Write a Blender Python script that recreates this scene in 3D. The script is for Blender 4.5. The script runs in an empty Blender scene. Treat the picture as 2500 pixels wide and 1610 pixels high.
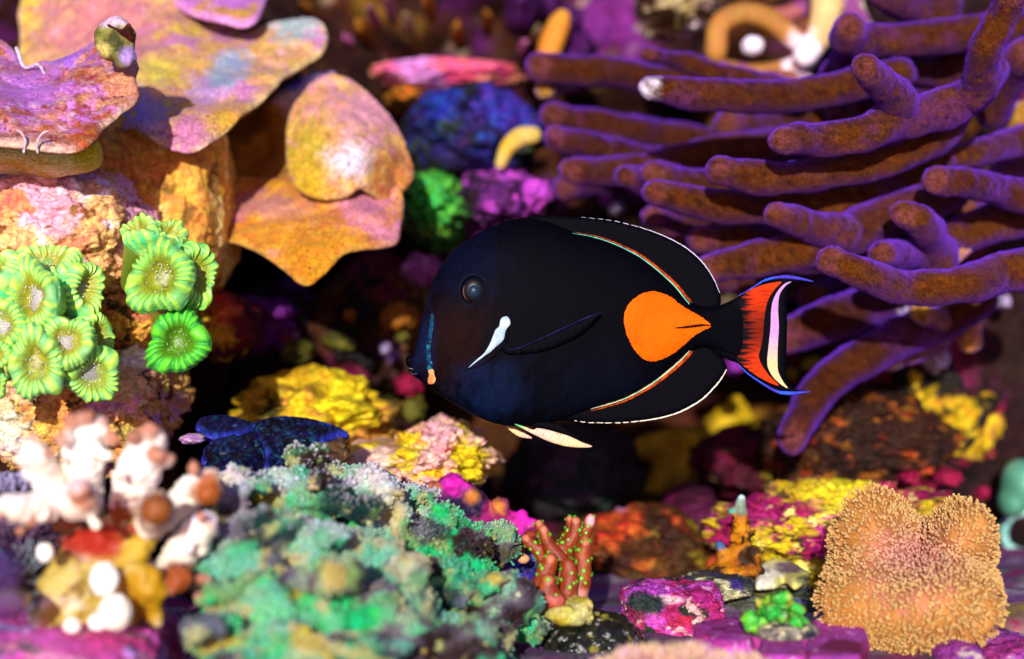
import bpy, bmesh, math, random
import numpy as np
from mathutils import Vector, Matrix
from mathutils.geometry import delaunay_2d_cdt

# ------------------------------------------------------------------ camera, sky, sun
SC = bpy.context.scene
C = SC.collection
CZ = 0.14                                   # camera height above the tank floor (m)
cam = bpy.data.cameras.new('camera'); cam.lens = 72; cam.sensor_width = 36
cam.clip_start = 0.02; cam.clip_end = 50
cam.dof.use_dof = True; cam.dof.focus_distance = 0.985; cam.dof.aperture_fstop = 5.0
co = bpy.data.objects.new('camera', cam); C.objects.link(co)
co.location = (0, 0, CZ); co.rotation_euler = (math.radians(90), 0, 0)
SC.camera = co

SUN_EL, SUN_AZ = math.radians(11), math.radians(-5)     # azimuth from behind the camera, a little to its left
sd = bpy.data.lights.new('sun', 'SUN'); sd.energy = 5.0; sd.angle = math.radians(0.6); sd.color = (1, .95, .88)
so = bpy.data.objects.new('sun', sd); C.objects.link(so)
sdir = Vector((math.sin(SUN_AZ) * math.cos(SUN_EL), -math.cos(SUN_AZ) * math.cos(SUN_EL), math.sin(SUN_EL)))
so.rotation_euler = sdir.to_track_quat('Z', 'Y').to_euler(); so.location = sdir * 3

W = bpy.data.worlds.new('World'); SC.world = W; W.use_nodes = True
nt = W.node_tree; bg = nt.nodes['Background']
sky = nt.nodes.new('ShaderNodeTexSky'); sky.sky_type = 'NISHITA'; sky.sun_disc = False
sky.sun_elevation = SUN_EL; sky.sun_rotation = math.atan2(sdir.x, sdir.y)
tint = nt.nodes.new('ShaderNodeMixRGB'); tint.blend_type = 'MULTIPLY'; tint.inputs[0].default_value = 1
tint.inputs[2].default_value = (.55, .46, 1.0, 1)        # blue-violet water light of the tank
nt.links.new(sky.outputs[0], tint.inputs[1]); nt.links.new(tint.outputs[0], bg.inputs[0])
bg.inputs[1].default_value = 0.14
SC.view_settings.view_transform = 'Standard'; SC.view_settings.look = 'None'
SC.view_settings.exposure = 0.25; SC.view_settings.gamma = 1.0; SC.view_settings.use_curve_mapping = False

# ------------------------------------------------------------------ helpers
RS = np.random.RandomState
def P(px, py, d):
    px = np.asarray(px, float); py = np.asarray(py, float); d = np.asarray(d, float)
    px, py, d = np.broadcast_arrays(px, py, d)
    return np.stack([(px - 1250) / 5000 * d, d, CZ + (805 - py) / 5000 * d], -1)
def L(r, g, b, k=1.0):
    v = np.array([r, g, b]) / 255.
    return np.where(v <= .04045, v / 12.92, ((v + .055) / 1.055) ** 2.4) * k

_pr = RS(7); PERM = np.concatenate([_pr.permutation(256)] * 3); GR = _pr.randn(256, 3); GR /= np.linalg.norm(GR, axis=1)[:, None]
def noise(p, seed=0):
    p = np.asarray(p, float) + seed * 17.31 + 100
    i = np.floor(p).astype(int); f = p - i; i &= 255
    u = f * f * f * (f * (f * 6 - 15) + 10); out = 0
    for dx in (0, 1):
        wx = u[:, 0] if dx else 1 - u[:, 0]
        for dy in (0, 1):
            wy = u[:, 1] if dy else 1 - u[:, 1]
            for dz in (0, 1):
                wz = u[:, 2] if dz else 1 - u[:, 2]
                h = PERM[PERM[PERM[(i[:, 0] + dx) & 255] + ((i[:, 1] + dy) & 255)] + ((i[:, 2] + dz) & 255)]
                g = GR[h]
                out = out + wx * wy * wz * (g[:, 0] * (f[:, 0] - dx) + g[:, 1] * (f[:, 1] - dy) + g[:, 2] * (f[:, 2] - dz))
    return out * 1.5
def fbm(p, oct=4, seed=0, gain=.5):
    p = np.asarray(p, float); a = 1; s = 0; n = 0
    for o in range(oct):
        s = s + a * noise(p, seed + o * 3); n += a; a *= gain; p = p * 2.03
    return s / n * 1.3
def smooth(a, b, x): t = np.clip((x - a) / (b - a), 0, 1); return t * t * (3 - 2 * t)
def paint(p, base, layers=()):
    """albedo per vertex: base = (c1, c2, freq); layers = (colour, freq, threshold, softness, seed)"""
    c1, c2, f = base
    t = smooth(-.35, .35, fbm(p * f, 4, 5))[:, None]
    col = np.asarray(c1) * (1 - t) + np.asarray(c2) * t
    for (c, fr, th, so_, sd_) in layers:
        m = smooth(th - so_, th + so_, fbm(p * fr, 4, sd_, .55))[:, None]
        col = col * (1 - m) + np.asarray(c) * m
    return col
def spot(col, p, px, py, r, c, soft=.5, sy=1.0):
    """a coloured patch (growth, tint or painted highlight) at a direction of the picture, on the surface that stands there"""
    x = p[:, 0] / p[:, 1] * 5000 + 1250; y = 805 - (p[:, 2] - CZ) / p[:, 1] * 5000
    q = np.sqrt((x - px) ** 2 + ((y - py) / sy) ** 2) / r + fbm(p * 60, 3, 9) * .45 + (fbm(p * 170, 4, 19, .65) * 1.1 if soft >= .45 and r > 20 else 0)
    m = (1 - smooth(1 - soft, 1 + soft, q))[:, None]
    return col * (1 - m) + np.asarray(c) * m

def raw(v, f):
    me = bpy.data.meshes.new('m')
    if isinstance(f, np.ndarray):
        n, k = f.shape
        me.vertices.add(len(v)); me.vertices.foreach_set('co', np.asarray(v, np.float32).ravel())
        me.loops.add(n * k); me.loops.foreach_set('vertex_index', f.astype(np.int32).ravel())
        me.polygons.add(n); me.polygons.foreach_set('loop_start', np.arange(0, n * k, k, dtype=np.int32))
        me.update(calc_edges=True)
    else:
        me.from_pydata([tuple(map(float, a)) for a in v], [], [tuple(map(int, a)) for a in f]); me.update()
    return me
def verts(me):
    a = np.empty(len(me.vertices) * 3, np.float32); me.vertices.foreach_get('co', a); return a.reshape(-1, 3).astype(float)
def vnorm(me):
    a = np.empty(len(me.vertices) * 3, np.float32); me.vertices.foreach_get('normal', a); return a.reshape(-1, 3).astype(float)
def setcol(me, col):
    if 'col' in me.attributes: me.attributes.remove(me.attributes['col'])
    at = me.attributes.new('col', 'FLOAT_COLOR', 'POINT')
    c = np.ones((len(me.vertices), 4), np.float32); c[:, :3] = np.clip(col, 0, 1); at.data.foreach_set('color', c.ravel())
def tag(o, label=None, cat=None, group=None, kind=None):
    for k, v in (('label', label), ('category', cat), ('group', group), ('kind', kind)):
        if v: o[k] = v
    return o
def origin(o):
    return np.array(o['_o']) if '_o' in o.keys() else np.zeros(3)
WO = {}
def link(name, me, mat, parent=None, org=None, flat=False):
    """one mesh object from a mesh in world coordinates; origin at its base"""
    v = verts(me)
    if org is None:
        mn, mx = v.min(0), v.max(0); org = np.array([(mn[0] + mx[0]) / 2, (mn[1] + mx[1]) / 2, mn[2]])
    org = np.asarray(org, float)
    me.vertices.foreach_set('co', (v - org).astype(np.float32).ravel())
    if not flat: me.polygons.foreach_set('use_smooth', np.ones(len(me.polygons), bool))
    me.update(); me.name = name
    if mat and not me.materials: me.materials.append(mat)
    o = bpy.data.objects.new(name, me); C.objects.link(o); WO[o.name] = org
    if parent: o.parent = parent; o.location = org - WO[parent.name]
    else: o.location = org
    return o
def thing(name, loc, label, cat, group=None):
    o = bpy.data.objects.new(name, None); C.objects.link(o); o.empty_display_size = .01
    o.location = loc; WO[o.name] = np.asarray(loc, float); return tag(o, label, cat, group)
def place(name, me, parent, loc, rot=None, scale=1):
    """a copy sharing mesh data, placed in the world under its thing"""
    o = bpy.data.objects.new(name, me); C.objects.link(o); WO[o.name] = np.asarray(loc, float)
    o.parent = parent; o.location = np.asarray(loc, float) - (WO[parent.name] if parent else 0)
    if rot is not None: o.rotation_euler = rot
    o.scale = (scale,) * 3 if np.isscalar(scale) else scale
    return o

_ico = {}
def ico(n):
    if n not in _ico:
        bm = bmesh.new(); bmesh.ops.create_icosphere(bm, subdivisions=n, radius=1)
        _ico[n] = (np.array([v.co[:] for v in bm.verts]), np.array([[v.index for v in f.verts] for f in bm.faces])); bm.free()
    return _ico[n]
def join(parts):
    vs, fs, n = [], [], 0
    for v, f in parts:
        vs.append(np.asarray(v)); fs += [tuple(i + n for i in q) for q in f]; n += len(v)
    return np.concatenate(vs), fs
def fuse(parts, vox, smooth_it=6, sub=0):
    """union of overlapping solids grown into one continuous surface"""
    v, f = join(parts); me = raw(v, f)
    o = bpy.data.objects.new('t', me); C.objects.link(o)
    r = o.modifiers.new('r', 'REMESH'); r.mode = 'VOXEL'; r.voxel_size = vox
    s = o.modifiers.new('s', 'SMOOTH'); s.factor = .5; s.iterations = smooth_it
    if sub:
        q = o.modifiers.new('q', 'SUBSURF'); q.levels = sub; q.render_levels = sub
    dg = bpy.context.evaluated_depsgraph_get(); dg.update()
    out = bpy.data.meshes.new_from_object(o.evaluated_get(dg)); out.materials.clear()
    bpy.data.objects.remove(o); bpy.data.meshes.remove(me)
    return out
def ell(px, py, d, rx, ry, rd=None, n=3):
    """ellipsoid; radii rx, ry in picture pixels at its distance, rd in pixels too"""
    v, f = ico(n); rd = rx if rd is None else rd
    return v * np.array([rx, rd, ry]) / 5000 * d + P(px, py, d), f
def crom(pts, n):
    p = np.asarray(pts, float); k = len(p)
    if k == 2: p = np.array([p[0], (p[0] + p[1]) / 2, p[1]]); k = 3
    e = np.vstack([2 * p[0] - p[1], p, 2 * p[-1] - p[-2]]); t = np.linspace(0, k - 1 - 1e-6, n); i = t.astype(int); u = (t - i)[:, None]
    a, b, c, d = e[i], e[i + 1], e[i + 2], e[i + 3]
    return .5 * (2 * b + (c - a) * u + (2 * a - 5 * b + 4 * c - d) * u ** 2 + (3 * b - a - 3 * c + d) * u ** 3)
def tube(pts, rad, seg=16, n=40, cap=True):
    """round-ended tapered tube along a spline: pts (m), rad scalar or list (m)"""
    pts = np.asarray(pts, float)
    rad = np.full(len(pts), rad) if np.isscalar(rad) else np.asarray(rad, float)
    q = crom(np.column_stack([pts, rad]), n); c, r = q[:, :3], q[:, 3]
    T = np.gradient(c, axis=0); T /= np.linalg.norm(T, axis=1)[:, None]
    if cap:
        a = np.linspace(math.pi / 2, .12, 5)[:-1]
        c = np.vstack([[c[0] - T[0] * r[0] * math.sin(x) for x in a], c, [c[-1] + T[-1] * r[-1] * math.sin(x) for x in a[::-1]]])
        r = np.concatenate([[max(r[0] * math.cos(x), r[0] * .02) for x in a], r, [max(r[-1] * math.cos(x), r[-1] * .02) for x in a[::-1]]])
        T = np.vstack([np.repeat(T[:1], 4, 0), T, np.repeat(T[-1:], 4, 0)])
    U = np.cross(T[0], [0, 0, 1.]);
    if np.linalg.norm(U) < 1e-3: U = np.array([1., 0, 0])
    vs = []; th = np.arange(seg) / seg * 2 * math.pi
    for i in range(len(c)):
        U = U - T[i] * U.dot(T[i]); U /= np.linalg.norm(U); V = np.cross(T[i], U)
        vs.append(c[i] + r[i] * (np.cos(th)[:, None] * U + np.sin(th)[:, None] * V))
    vs = np.concatenate(vs); m = len(c); k = np.arange(seg); k2 = (k + 1) % seg; f = []
    for i in range(m - 1):
        f += list(zip(i * seg + k, i * seg + k2, (i + 1) * seg + k2, (i + 1) * seg + k))
    f.append(tuple(range(seg))[::-1]); f.append(tuple(range((m - 1) * seg, m * seg)))
    return vs, f
def ptube(pts, r, d=None, seg=16, n=40):
    """tube from picture points (px, py, d) with radius in pixels"""
    a = np.array([(p[0], p[1], p[2] if len(p) > 2 else d) for p in pts], float)
    rr = (np.full(len(a), r) if np.isscalar(r) else np.asarray(r, float)) / 5000 * a[:, 2]
    return tube(P(a[:, 0], a[:, 1], a[:, 2]), rr, seg, n)
def closed(pts, step):
    p = np.asarray(pts, float); k = len(p); out = []
    for i in range(k):
        a, b, c, d = p[i - 1], p[i], p[(i + 1) % k], p[(i + 2) % k]
        n = max(1, int(np.linalg.norm(c - b) / step))
        for j in range(n):
            u = j / n; out.append(.5 * (2 * b + (c - a) * u + (2 * a - 5 * b + 4 * c - d) * u * u + (3 * b - a - 3 * c + d) * u ** 3))
    return np.array(out)
def fill(outline, step, rs):
    """triangles inside a closed outline; returns 2-D points, faces, distance to the rim"""
    o = np.asarray(outline); mn, mx = o.min(0), o.max(0)
    gx, gy = np.meshgrid(np.arange(mn[0], mx[0], step), np.arange(mn[1], mx[1], step * .87))
    gx = gx + (np.arange(gx.shape[0]) % 2)[:, None] * step * .5
    g = np.column_stack([gx.ravel(), gy.ravel()]) + rs.uniform(-.15, .15, (gx.size, 2)) * step
    a, b = o, np.roll(o, -1, 0)
    ins = np.zeros(len(g), bool); dist = np.full(len(g), 1e9)
    for p, q in zip(a, b):
        c = ((p[1] > g[:, 1]) != (q[1] > g[:, 1]))
        with np.errstate(all='ignore'):
            ins ^= c & (g[:, 0] < (q[0] - p[0]) * (g[:, 1] - p[1]) / (q[1] - p[1] + 1e-12) + p[0])
        e = q - p; t = np.clip(((g - p) @ e) / (e @ e + 1e-12), 0, 1); dist = np.minimum(dist, np.linalg.norm(g - p - t[:, None] * e, axis=1))
    k = ins & (dist > step * .55); g = g[k]
    al = [Vector(v) for v in o] + [Vector(v) for v in g]
    r = delaunay_2d_cdt(al, [], [list(range(len(o)))], 1, 1e-5)
    v = np.array([x[:] for x in r[0]]); f = np.array([list(x) for x in r[2]])
    dist = np.full(len(v), 1e9)
    for p, q in zip(a, b):
        e = q - p; t = np.clip(((v - p) @ e) / (e @ e + 1e-12), 0, 1); dist = np.minimum(dist, np.linalg.norm(v - p - t[:, None] * e, axis=1))
    return v, f, dist
def tps(ctrl):
    c = np.asarray(ctrl, float); x = c[:, :2] / 300.; n = len(c)
    U = lambda r2: np.where(r2 > 0, r2 * np.log(r2 + 1e-12), 0)
    K = U(((x[:, None] - x[None]) ** 2).sum(-1)) + np.eye(n) * .02; Q = np.column_stack([np.ones(n), x])
    A = np.block([[K, Q], [Q.T, np.zeros((3, 3))]]); w = np.linalg.solve(A, np.concatenate([c[:, 2], np.zeros(3)]))
    def f(v):
        y = v / 300.; return U(((y[:, None] - x[None]) ** 2).sum(-1)) @ w[:n] + np.column_stack([np.ones(len(y)), y]) @ w[n:]
    return f
def sheet(outline, ctrl, step=9, thick=.006, rim=18, seed=0, wob=0, wf=30, fine=0):
    """a leaf of real thickness: rim traced in the picture, depth from control points (px, py, d)"""
    rs = RS(seed); o = closed(outline, step); v2, f, bd = fill(o, step, rs)
    df = tps(ctrl) if len(ctrl) > 2 else None
    d = df(v2) if df else np.full(len(v2), ctrl[0][2])
    p = P(v2[:, 0], v2[:, 1], d)
    if wob: p[:, 1] += fbm(p * wf, 3, seed) * wob
    if fine: p[:, 1] += fbm(p * 250, 3, seed + 4) * fine
    nrm = np.zeros_like(p); fn = np.cross(p[f[:, 1]] - p[f[:, 0]], p[f[:, 2]] - p[f[:, 0]])
    for k in range(3): np.add.at(nrm, f[:, k], fn)
    nrm /= np.linalg.norm(nrm, axis=1)[:, None] + 1e-12
    if nrm[:, 1].mean() > 0: nrm = -nrm; f = f[:, ::-1]
    th = thick * (.22 + .78 * np.sqrt(np.clip(bd / rim, 0, 1)))[:, None] * .5
    n = len(p); V = np.vstack([p + nrm * th, p - nrm * th])
    ed = {}
    for t in f:
        for i in range(3): ed[(t[i], t[(i + 1) % 3])] = 1
    side = [(b, a, a + n, b + n) for (a, b) in ed if (b, a) not in ed]
    F = [tuple(t) for t in f] + [tuple(t[::-1] + n) for t in f] + side
    return raw(V, F), np.concatenate([bd, bd]), np.concatenate([np.zeros(n), np.ones(n)])

# ------------------------------------------------------------------ materials (node-based; colour growths come from the 'col' attribute, grain from noise)
def vmat(name, rough=.6, bump=.35, bs=260, grain=.35, gs=420, sheen=0, sheen_col=(1, 1, 1), spec=.35, sss=0, coat=0, flat=None, dist=.0012, hue=0):
    m = bpy.data.materials.new(name); m.use_nodes = True; t = m.node_tree; b = t.nodes['Principled BSDF']; N = t.nodes.new; K = t.links.new
    tc = N('ShaderNodeTexCoord')
    if flat is None:
        at = N('ShaderNodeAttribute'); at.attribute_name = 'col'; src = at.outputs['Color']
    else:
        rg = N('ShaderNodeRGB'); rg.outputs[0].default_value = (*flat, 1); src = rg.outputs[0]
    n1 = N('ShaderNodeTexNoise'); n1.inputs['Scale'].default_value = gs; n1.inputs['Detail'].default_value = 4; n1.inputs['Roughness'].default_value = .6
    K(tc.outputs['Object'], n1.inputs['Vector'])
    mr = N('ShaderNodeMapRange'); mr.inputs['From Min'].default_value = .3; mr.inputs['From Max'].default_value = .7
    mr.inputs['To Min'].default_value = 1 - grain; mr.inputs['To Max'].default_value = 1 + grain * .8; K(n1.outputs['Fac'], mr.inputs['Value'])
    mx = N('ShaderNodeVectorMath'); mx.operation = 'SCALE'; K(src, mx.inputs[0]); K(mr.outputs[0], mx.inputs['Scale'])
    if hue:
        n3 = N('ShaderNodeTexNoise'); n3.inputs['Scale'].default_value = gs * .3; n3.inputs['Detail'].default_value = 6; n3.inputs['Roughness'].default_value = .7; K(tc.outputs['Object'], n3.inputs['Vector'])
        hm = N('ShaderNodeMapRange'); hm.inputs['From Min'].default_value = .25; hm.inputs['From Max'].default_value = .75; hm.inputs['To Min'].default_value = .5 - hue; hm.inputs['To Max'].default_value = .5 + hue; K(n3.outputs['Fac'], hm.inputs['Value'])
        hs = N('ShaderNodeHueSaturation'); K(hm.outputs[0], hs.inputs['Hue']); K(mx.outputs[0], hs.inputs['Color']); K(hs.outputs[0], b.inputs['Base Color'])
    else: K(mx.outputs[0], b.inputs['Base Color'])
    n2 = N('ShaderNodeTexNoise'); n2.inputs['Scale'].default_value = bs; n2.inputs['Detail'].default_value = 5; K(tc.outputs['Object'], n2.inputs['Vector'])
    bp = N('ShaderNodeBump'); bp.inputs['Strength'].default_value = bump; bp.inputs['Distance'].default_value = dist
    K(n2.outputs['Fac'], bp.inputs['Height']); K(bp.outputs[0], b.inputs['Normal'])
    b.inputs['Roughness'].default_value = rough; b.inputs['Specular IOR Level'].default_value = spec
    if sheen: b.inputs['Sheen Weight'].default_value = sheen; b.inputs['Sheen Tint'].default_value = (*sheen_col, 1); b.inputs['Sheen Roughness'].default_value = .35
    if sss: b.inputs['Subsurface Weight'].default_value = sss; b.inputs['Subsurface Radius'].default_value = (.004, .004, .003); b.inputs['Subsurface Scale'].default_value = 1
    if coat: b.inputs['Coat Weight'].default_value = coat; b.inputs['Coat Roughness'].default_value = .15
    return m
M_ROCK = vmat('encrusted_rock', rough=.75, bump=.9, bs=330, grain=.5, gs=380, hue=.05, spec=.25)
M_WALL = vmat('reef_wall_rock', rough=.85, bump=.6, bs=120, grain=.6, gs=160, spec=.15, hue=.05)
M_PLATE = vmat('plate_coral_skin', rough=.8, bump=.8, bs=420, grain=.5, gs=520, sheen=.12, sheen_col=(.6, .3, 1), spec=.12, hue=.035)
M_TUBE = vmat('finger_coral_skin', rough=.85, bump=1.0, bs=650, grain=.6, gs=700, sheen=.7, sheen_col=(.20, .05, 1), spec=.05, hue=.02)
M_STONY = vmat('stony_coral_skin', rough=.65, bump=.6, bs=500, grain=.25, gs=400, spec=.2, hue=.02)
M_WHITE = vmat('white_coral_skin', rough=.55, bump=.12, bs=300, grain=.06, gs=300, spec=.3)
M_FUZZ = vmat('fuzzy_polyp_crust', rough=.8, bump=.6, bs=600, grain=.35, gs=500, sheen=.15, sheen_col=(.8, .8, 1), spec=.15, hue=.05)
M_POLYP = vmat('fleshy_polyp_skin', rough=.38, bump=.3, bs=900, grain=.14, gs=900, spec=.45, sss=.15)
M_MONTI = vmat('smooth_red_coral_skin', rough=.5, bump=.35, bs=900, grain=.15, gs=300, spec=.4)
M_WET = vmat('wet_dark_stone', rough=.22, bump=.9, bs=260, grain=.6, gs=300, spec=.6)
M_SHELL = vmat('shell_surface', rough=.5, bump=.3, bs=300, grain=.2, gs=300)
M_SKIN = vmat('black_fish_skin', rough=.6, bump=.12, bs=1500, grain=.3, gs=700, spec=.02)
M_MARK = vmat('fish_colour_mark', rough=.65, bump=.3, bs=900, grain=.12, gs=500, spec=.05)
M_LEATH = vmat('leather_coral_polyps', rough=.65, bump=.3, bs=800, grain=.2, gs=500, spec=.25, sheen=.15, sheen_col=(1, .9, .7))
M_CLAM = vmat('clam_mantle', rough=.5, bump=.15, bs=200, grain=.3, gs=200, spec=.2)

# ------------------------------------------------------------------ builders
def rockmesh(c, r, seed, base, layers=(), amp=.22, f=1.4, fine=.06, ff=7, sub=5, spots=(), box=0, rot=0, pit=0):
    u, fc = ico(sub + 1)
    q = u / (np.abs(u) ** (2 + box * 4)).sum(1)[:, None] ** (1 / (2 + box * 4)) if box else u
    k = 1 + amp * fbm(u * f, 3, seed) + fine * fbm(u * ff, 5, seed + 2, .62) + (.035 + fine * .25) * (np.abs(fbm(u * ff * 2.2, 4, seed + 5, .6)) - .2)
    if pit: k = k - pit * smooth(.15, .5, noise(u * ff * .7, seed + 8))
    v = q * k[:, None]
    if rot: a = math.radians(rot); v = np.column_stack([v[:, 0] * math.cos(a) - v[:, 2] * math.sin(a), v[:, 1], v[:, 0] * math.sin(a) + v[:, 2] * math.cos(a)])
    rad = np.array([r[0] / 5000 * c[2], r[2], r[1] / 5000 * c[2]])
    p = v * rad + P(*c)
    col = paint(p, base, layers)
    for s in spots: col = spot(col, p, *s)
    me = raw(p, fc); setcol(me, col); return me
def rock(name, label, cat, c, r, seed, base, layers=(), mat=None, parent=None, kind=None, group=None, **kw):
    me = rockmesh(c, r, seed, base, layers, **kw)
    o = link(name, me, mat or M_ROCK, parent)
    if not parent: tag(o, label, cat, group, kind)
    return o
def scatter(me, n, rs, keep=None):
    """n random points on a mesh (position, normal), area-weighted"""
    v = verts(me); me.calc_loop_triangles(); t = np.empty(len(me.loop_triangles) * 3, np.int32); me.loop_triangles.foreach_get('vertices', t); t = t.reshape(-1, 3)
    nn = vnorm(me); a = np.linalg.norm(np.cross(v[t[:, 1]] - v[t[:, 0]], v[t[:, 2]] - v[t[:, 0]]), axis=1)
    if keep is not None: a = a * keep(v[t].mean(1), nn[t].mean(1))
    i = rs.choice(len(t), n, p=a / a.sum()); w = rs.dirichlet((1, 1, 1), n)
    p = (v[t[i]] * w[:, :, None]).sum(1); q = (nn[t[i]] * w[:, :, None]).sum(1); q /= np.linalg.norm(q, axis=1)[:, None] + 1e-9
    return p, q
def nubs(p, nrm, size, length, col, rs, proto, tipcol=None, jit=.35):
    """many small upright knobs in one mesh (a crust nobody could count)"""
    pv, pf = proto; n = len(p); d = nrm + rs.normal(0, jit, (n, 3)); d /= np.linalg.norm(d, axis=1)[:, None]
    a = np.cross(d, rs.normal(0, 1, (n, 3))); a /= np.linalg.norm(a, axis=1)[:, None]; b = np.cross(d, a)
    s = np.asarray(size)[:, None, None]; l = np.asarray(length)[:, None, None]
    V = p[:, None] + a[:, None] * pv[None, :, :1] * s + b[:, None] * pv[None, :, 1:2] * s + d[:, None] * pv[None, :, 2:] * l
    F = (pf[None] + (np.arange(n) * len(pv))[:, None, None]).reshape(-1, pf.shape[1])
    cc = np.repeat(col[:, None], len(pv), 1)
    if tipcol is not None:
        h = np.clip(pv[:, 2], 0, 1)[None, :, None] ** 1.5; cc = cc * (1 - h) + tipcol[:, None] * h
    me = raw(V.reshape(-1, 3), F); setcol(me, cc.reshape(-1, 3)); return me
def stalk_proto(k=4, prof=((.0, .8), (.55, .6), (.8, 1.0), (1., .55))):
    v = [(r * math.cos(i * 2 * math.pi / k), r * math.sin(i * 2 * math.pi / k), z) for z, r in prof for i in range(k)] + [(0, 0, prof[-1][0] + .08)]
    f = []
    for j in range(len(prof) - 1):
        for i in range(k):
            a, b = j * k + i, j * k + (i + 1) % k; f += [(a, b, b + k), (a, b + k, a + k)]
    t = len(v) - 1; f += [((len(prof) - 1) * k + i, (len(prof) - 1) * k + (i + 1) % k, t) for i in range(k)]
    return np.array(v), np.array(f)
NUB = stalk_proto(); BALL = (ico(1)[0] * np.array([1, 1, .5]) + np.array([0, 0, .45]), ico(1)[1])

# ------------------------------------------------------------------ the setting: floor, reef wall, dark reef masses
def hgrid(nx, nz, fn):
    a, b = np.meshgrid(np.linspace(0, 1, nx), np.linspace(0, 1, nz)); p = fn(a.ravel(), b.ravel())
    i = np.arange(nz - 1)[:, None] * nx + np.arange(nx - 1)[None]; f = np.stack([i, i + 1, i + nx + 1, i + nx], -1).reshape(-1, 4)
    return p, f
def floor_fn(a, b):
    p = np.column_stack([-1.2 + 2.4 * a, .15 + 1.75 * b, 0 * a]); p[:, 2] = fbm(p * 14, 3, 3) * .006 + fbm(p * 60, 3, 4) * .003 - .004; return p
p, f = hgrid(230, 170, floor_fn); me = raw(p, f)
setcol(me, paint(p, (L(150, 90, 170, .7), L(120, 105, 120, .6), 25), [(L(200, 60, 150, .6), 35, .15, .1, 21), (L(190, 175, 190, .7), 60, .2, .08, 22)]))
tag(link('tank_floor', me, M_ROCK), kind='structure')
def wall_fn(a, b):
    p = np.column_stack([-1.2 + 2.4 * a, 1.62 + 0 * a, -.02 + .85 * b]); k = fbm(p * 7, 4, 11); k2 = fbm(p * 24, 3, 12)
    p[:, 1] += -k * .11 - k2 * .035; return p
p, f = hgrid(320, 140, wall_fn); me = raw(p, f)
c = paint(p, (L(45, 18, 10, .8), L(78, 38, 14, .8), 12), [(L(125, 40, 130, .7), 10, .28, .1, 31), (L(120, 80, 20, .8), 22, .3, .08, 32), (L(190, 160, 130, .8), 42, .42, .04, 33), (L(12, 5, 8), 14, .25, .15, 34)])  # dark browns put the fading of light with depth into the wall colour
x = p[:, 0] / p[:, 1] * 5000 + 1250
setcol(me, c); tag(link('reef_wall', me, M_WALL), kind='structure')
DK = (L(34, 14, 12), L(52, 24, 14), 18)  # dark base colour stands in for shade deep in the reef
def mass(c, r, seed, base=DK, layers=(), **kw): return rock('reef_base', None, None, c, r, seed, base, layers, mat=M_WALL, kind='structure', **kw)
mass((120, 900, 1.36), (420, 800, .20), 41, layers=[(L(120, 60, 20), 20, .25, .1, 5)], sub=4)
mass((620, 330, 1.5), (330, 330, .20), 42, sub=5)
mass((2330, 700, 1.5), (420, 900, .18), 43, base=(L(22, 10, 12), L(40, 18, 18), 18), layers=[(L(110, 30, 70, .7), 16, .33, .08, 6)], sub=5)
mass((1500, 1330, 1.52), (900, 170, .16), 44, base=(L(30, 14, 12), L(60, 30, 14), 18), layers=[(L(110, 20, 70, .8), 18, .22, .1, 6), (L(120, 100, 20, .8), 22, .28, .08, 7)], sub=5)
mass((760, 1180, 1.42), (420, 190, .15), 45, layers=[(L(100, 20, 60, .8), 18, .2, .1, 8)], sub=5)

# ------------------------------------------------------------------ background growths
YEL = (L(225, 190, 25, .9), L(200, 160, 20, .85), 30)
rock('coral_ledge', 'long pink and cream encrusted ledge lying above the blue rock', 'coral rock', (1090, 190, 1.45), (200, 40, .06), 51,
     (L(235, 150, 110, .9), L(220, 160, 90, .9), 14), [(L(225, 70, 130, .8), 20, .1, .15, 52)], amp=.2, spots=[(1020, 185, 60, L(225, 150, 235, .9)), (1130, 155, 80, L(220, 90, 120), .5, .25)], rot=4)
rock('orange_sponge', 'small orange knob tucked under the pink ledge', 'coral rock', (1000, 255, 1.43), (55, 30, .08), 53, (L(220, 150, 30, .9), L(180, 110, 20), 20), sub=4)
rock('live_rock', 'blue and purple encrusted rock behind the back of the fish', 'rock', (1150, 330, 1.42), (175, 115, .12), 54,
     (L(30, 30, 110, .7), L(50, 28, 90, .7), 20), [(L(24, 24, 14), 24, .0, .15, 55), (L(60, 75, 30, .7), 34, .2, .1, 56), (L(35, 55, 190, .8), 30, .22, .1, 57)], amp=.3, fine=.06, ff=5,
     spots=[(1070, 255, 50, L(30, 55, 170, .7)), (1260, 250, 80, L(60, 45, 170, .8)), (1200, 390, 50, L(35, 40, 140, .7))])
o = link('sponge', raw(*ptube([(1222, 400), (1240, 360), (1270, 335), (1300, 330)], [14, 20, 24, 22], 1.31)), M_STONY); v = verts(o.data)
setcol(o.data, paint(v, (L(215, 190, 120, .8), L(220, 180, 60, .8), 50))); tag(o, 'small curved cream sponge resting on the blue rock', 'sponge')
rock('algae_clump', 'bright green algae clump beside the leafy coral rim', 'algae', (1055, 520, 1.36), (100, 85, .09), 58,
     (L(80, 175, 50, .75), L(110, 130, 40, .7), 26), [(L(50, 60, 30, .6), 24, .12, .12, 59), (L(70, 200, 90, .85), 18, .2, .1, 60)], amp=.35, fine=.25, ff=5, spots=[(1060, 490, 60, L(70, 200, 70, .8))])
rock('live_rock', 'violet coralline rock just above the forehead of the fish', 'rock', (1230, 510, 1.38), (130, 90, .10), 61,
     (L(120, 40, 140, .8), L(70, 25, 80, .8), 20), [(L(190, 70, 200, .9), 26, .12, .08, 62), (L(25, 12, 20), 22, .2, .1, 63)], amp=.3, fine=.2, ff=4)
rock('knobbly_coral', 'pale lilac knobbly coral in front of the fish forehead', 'coral rock', (1030, 660, 1.36), (45, 36, .05), 64, (L(190, 130, 220, .9), L(190, 90, 190, .9), 40), amp=.5, f=2.2, sub=4)
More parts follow.
